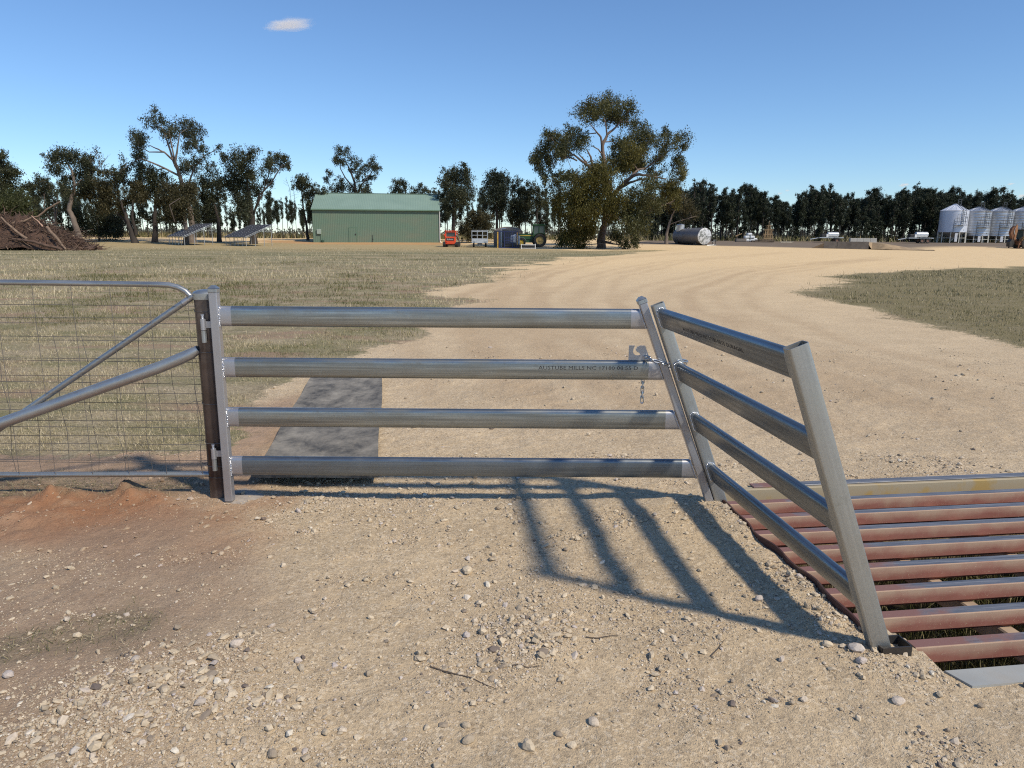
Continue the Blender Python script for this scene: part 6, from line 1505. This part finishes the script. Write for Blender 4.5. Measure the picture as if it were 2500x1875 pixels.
BUSH = [pine_proto(300 + i, 5, c, .08, 'pine', 0, True) for i, c in enumerate((1.3, 1.0, 1.6))]
used = set()
SEG = [  # x range (2212 px), label, group
    (-40, 330, 'slender dark tree in the thin back row behind the left gums', 'back row trees behind the left gums'),
    (330, 700, 'slender dark tree in the thin back row behind the solar arrays', 'back row trees behind the solar arrays'),
    (930, 1200, 'dark pine in the back row between the shed and the big tree', 'back row pines between shed and big tree'),
    (1200, 1460, 'dark pine in the row seen under and beside the big tree', 'pines behind the big tree'),
    (1460, 1640, 'dark native pine in the row behind the big silver tank', 'pines behind the big silver tank'),
    (1640, 1790, 'dark native pine in the row behind the bales and timber trestle', 'pines behind the bales and trestle'),
    (1790, 1905, 'dark native pine in the row behind the loading ramp', 'pines behind the loading ramp'),
    (1905, 2030, 'dark native pine in the row left of the silos, behind the tandem trailer', 'pines behind the tandem tank trailer'),
    (2030, 2400, 'dark native pine in the row behind the grain silos', 'pines behind the grain silos')]
def add_pine(px, Y, htop, rr, wide=1., bush=False):
    """htop: crown top in 2212 px rows; sets the real height"""
    pool = BUSH if bush else PROTO
    pr_ = rr.choice(pool)
    o = pr_ if pr_.name not in used else copy_tree(pr_)
    used.add(pr_.name)
    p = D(px * K, 560, Y); z = zt(p[0], Y); top = D(px * K, htop * K, Y)[2]; h = max(2., top - z); f = h / (5. if bush else 10.)
    o.location = (p[0], Y, z); o.scale = (f * wide * rr.uniform(.85, 1.15), f * wide * rr.uniform(.85, 1.15), f * rr.uniform(.97, 1.03)); o.rotation_euler = (0, 0, rr.uniform(0, 6.28))
    for a, b_, lab, grp in SEG:
        if a <= px < b_:
            if bush: lab = lab.replace('dark pine', 'low dark pine').replace('slender dark tree', 'low dark bush').replace('dark native pine', 'low bushy native pine'); grp = 'low ' + grp
            tag(o, lab, 'shrub' if bush else 'tree', grp); break
rr = random.Random(77)
top_x = [1440, 1480, 1515, 1545, 1590, 1620, 1660, 1690, 1715, 1740, 1760, 1790, 1810, 1850, 1880, 1905, 1925, 1970, 1990, 2020, 2060, 2100, 2130, 2165, 2190, 2215, 2300]
top_y = [415, 400, 384, 402, 396, 398, 412, 430, 425, 402, 400, 398, 412, 414, 408, 418, 410, 394, 412, 405, 404, 405, 402, 408, 420, 430, 420]
def skyline(x): return float(np.interp(x, top_x, top_y))
x = 1395.
while x < 2250:      # front row
    add_pine(x + rr.uniform(-4, 4), 127 + rr.uniform(-2, 4), skyline(x) + rr.uniform(0, 20) + (rr.random() < .3) * rr.uniform(10, 45), rr, .95); x += rr.uniform(9, 15)
x = 1390.
while x < 2260:      # second and third rows
    add_pine(x, 137 + rr.uniform(-3, 4), skyline(x) + rr.uniform(2, 26), rr, .9); x += rr.uniform(9, 16)
x = 1380.
while x < 2270:
    add_pine(x, 150 + rr.uniform(-4, 5), skyline(x) + rr.uniform(12, 34), rr, .9); x += rr.uniform(9, 16)
for x, y in ((1884, 482), (1868, 470), (1850, 478), (1900, 478), (1415, 480), (1440, 486), (1975, 488), (2015, 478), (1720, 492), (1500, 490), (1530, 496), (1600, 492), (1655, 494), (1770, 490), (1805, 494), (1925, 494), (1950, 490), (2000, 494), (2040, 488), (2090, 490), (2150, 488)): add_pine(x, 126 + rr.uniform(-1, 3), y, rr, 1.1, True)
for x in np.arange(945, 1215, 13): add_pine(x + rr.uniform(-5, 5), 128 + rr.uniform(-4, 10), rr.uniform(395, 445) if x > 1000 or x < 960 else rr.uniform(385, 420), rr, .8)
for x in np.arange(1180, 1400, 15): add_pine(x + rr.uniform(-5, 5), 132 + rr.uniform(-4, 8), rr.uniform(420, 450), rr, .8)
for x in np.arange(560, 690, 10): add_pine(x + rr.uniform(-4, 4), 124 + rr.uniform(-4, 10), rr.uniform(415, 460), rr, .62)
for x in np.arange(330, 560, 8): add_pine(x + rr.uniform(-5, 5), 126 + rr.uniform(-4, 10), rr.uniform(405, 470), rr, .7)
for x in np.arange(-20, 330, 9): add_pine(x + rr.uniform(-5, 5), 124 + rr.uniform(-4, 10), rr.uniform(395, 460), rr, .75)
for p_ in PROTO + BUSH:
    if p_.name not in used:
        for ch_ in list(p_.children): bpy.data.objects.remove(ch_)
        bpy.data.objects.remove(p_)
# dead grass and litter under the rows
N = 46000; x = rng.uniform(-75, 90, N); y = rng.uniform(121, 140, N); k_ = rng.random(N) < smooth(-.3, .4, fbm(x, y, 3, .12)) * smooth(120, 127, y); x, y = x[k_], y[k_]; n = len(x)
V, F, r = blades(x, y, rng.uniform(.3, 1.3, n), np.full(n, .12), np.clip(rng.normal(.45, .2, n), 0, 1), .6)
ug = npmesh('undergrowth', V, F, gm_.m, attrs={'rnd': ('FACE', r)}); tag(ug, 'dry grass and litter along the foot of the tree rows', 'undergrowth', kind='stuff')
# far-off bush on the horizon, one mass
bl = []
for i in range(620):
    Y = rng.uniform(330, 560); x = rng.uniform(-.8, .8) * Y; bl.append((x, Y, rng.uniform(.5, 3.0) + (2.5 * rng.random() if x > 0 else 0), rng.uniform(2., 4.5)))
V, F, rn = leaves(bl, np.random.default_rng(9), 1.1, .8, .1, .7)
fwm = leafmat('distant_bush', (.07, .078, .06), (.10, .108, .085), (.14, .145, .11), .2)
fw = npmesh('distant_bush', V, F, fwm, attrs={'rnd': ('FACE', rn)}); tag(fw, 'pale far-off scrub along the horizon seen between the trunks', 'scrub', kind='stuff')
# ------------------------------------------------------------------ light, sky, clouds
SUNX, SUNY = .73, -.60           # towards the sun, per metre of height
sd = Vector((SUNX, SUNY, 1)).normalized()
elev = math.asin(sd.z)
W = bpy.data.worlds.new('World'); SC.world = W; W.use_nodes = True
wt = W.node_tree; wt.nodes.clear()
wo = wt.nodes.new('ShaderNodeOutputWorld'); bg = wt.nodes.new('ShaderNodeBackground'); sky = wt.nodes.new('ShaderNodeTexSky')
sky.sky_type = 'NISHITA'; sky.sun_disc = False; sky.sun_elevation = elev; sky.sun_rotation = math.atan2(sd.x, sd.y)
sky.altitude = 100; sky.air_density = 1.0; sky.dust_density = 0; sky.ozone_density = 6
tint = wt.nodes.new('ShaderNodeMixRGB'); tint.blend_type = 'MULTIPLY'; tint.inputs[0].default_value = 1; tint.inputs[2].default_value = (.87, .96, 1.04, 1)
wt.links.new(sky.outputs[0], tint.inputs[1]); wt.links.new(tint.outputs[0], bg.inputs[0]); bg.inputs[1].default_value = .122; wt.links.new(bg.outputs[0], wo.inputs[0])
sl = bpy.data.lights.new('sun', 'SUN'); so = bpy.data.objects.new('sun', sl); COL.objects.link(so)
sl.energy = 3.8; sl.angle = R(4.0); sl.color = (1, .90, .74)
so.rotation_euler = sd.to_track_quat('Z', 'Y').to_euler()

cm = bpy.data.materials.new('cloud_vapour'); t = nt(cm); mo = t.nodes.new('ShaderNodeOutputMaterial'); pv = t.nodes.new('ShaderNodeVolumePrincipled')
tc = t.nodes.new('ShaderNodeTexCoord'); nz = t.nodes.new('ShaderNodeTexNoise'); nz.inputs['Scale'].default_value = 1.6; nz.inputs['Detail'].default_value = 6; nz.inputs['Roughness'].default_value = .62
mp = t.nodes.new('ShaderNodeMapping'); mp.inputs['Scale'].default_value = (.8, 1, 1.6)
t.links.new(tc.outputs['Object'], mp.inputs[0]); t.links.new(mp.outputs[0], nz.inputs['Vector'])
ln = t.nodes.new('ShaderNodeVectorMath'); ln.operation = 'LENGTH'; t.links.new(tc.outputs['Object'], ln.inputs[0])
f1 = t.nodes.new('ShaderNodeMapRange'); t.links.new(ln.outputs['Value'], f1.inputs[0]); f1.inputs[1].default_value = .15; f1.inputs[2].default_value = 1.0; f1.inputs[3].default_value = .26; f1.inputs[4].default_value = -.32
ad = t.nodes.new('ShaderNodeMath'); ad.operation = 'ADD'; t.links.new(nz.outputs[0], ad.inputs[0]); t.links.new(f1.outputs[0], ad.inputs[1])
f2 = t.nodes.new('ShaderNodeMapRange'); t.links.new(ad.outputs[0], f2.inputs[0]); f2.inputs[1].default_value = .46; f2.inputs[2].default_value = .85; f2.inputs[3].default_value = 0; f2.inputs[4].default_value = .05
t.links.new(f2.outputs[0], pv.inputs['Density']); pv.inputs['Color'].default_value = (1, 1, 1, 1); pv.inputs['Anisotropy'].default_value = .2
t.links.new(pv.outputs[0], mo.inputs['Volume'])
def cloud(px, py, wpx, hpx, Y, label, dens=1.):
    c = D(px, py, Y); s = Y / FPX
    b = MB(); prof = [(math.sin(math.pi * i / 12), -math.cos(math.pi * i / 12)) for i in range(13)]
    b.lathe([(max(r, 1e-3), z) for r, z in prof], 20)
    o = b.build('cloud', cm); o.location = c; o.scale = (wpx * s * .5, wpx * s * .35, hpx * s * .5)
    o.rotation_euler = (0, R(-4), 0)
    tag(o, label, 'cloud')
cloud(706, 59, 185, 30, 2600, 'largest wispy white cloud, alone high in the blue sky on the left')
for a in [(1905, 472, 22, 9, 5200, 'tiny white cloud low above the pines behind the trestle, lower one of a pair'),
          (1922, 465, 20, 8, 5400, 'tiny white cloud low above the pines behind the trestle, upper one of a pair'),
          (2208, 451, 40, 14, 5200, 'small low white cloud just left of the tallest pine top near the silos'),
          (2495, 478, 34, 16, 5200, 'small low white cloud above the silos at the right edge'),
          (2468, 449, 30, 8, 5600, 'thin faint streak of cloud high above the silos')]: cloud(*a)

SC.view_settings.view_transform = 'Standard'; SC.view_settings.look = 'None'; SC.view_settings.gamma = 1; SC.view_settings.exposure = .15
SC.cycles.use_denoising = False; SC.cycles.filter_width = 1.15
try: SC.cycles.denoiser = 'OPENIMAGEDENOISE'
except Exception: pass
SC.cycles.max_bounces = 6; SC.cycles.transparent_max_bounces = 8; SC.cycles.volume_bounces = 2
SC.cycles.diffuse_bounces = 3; SC.cycles.glossy_bounces = 3
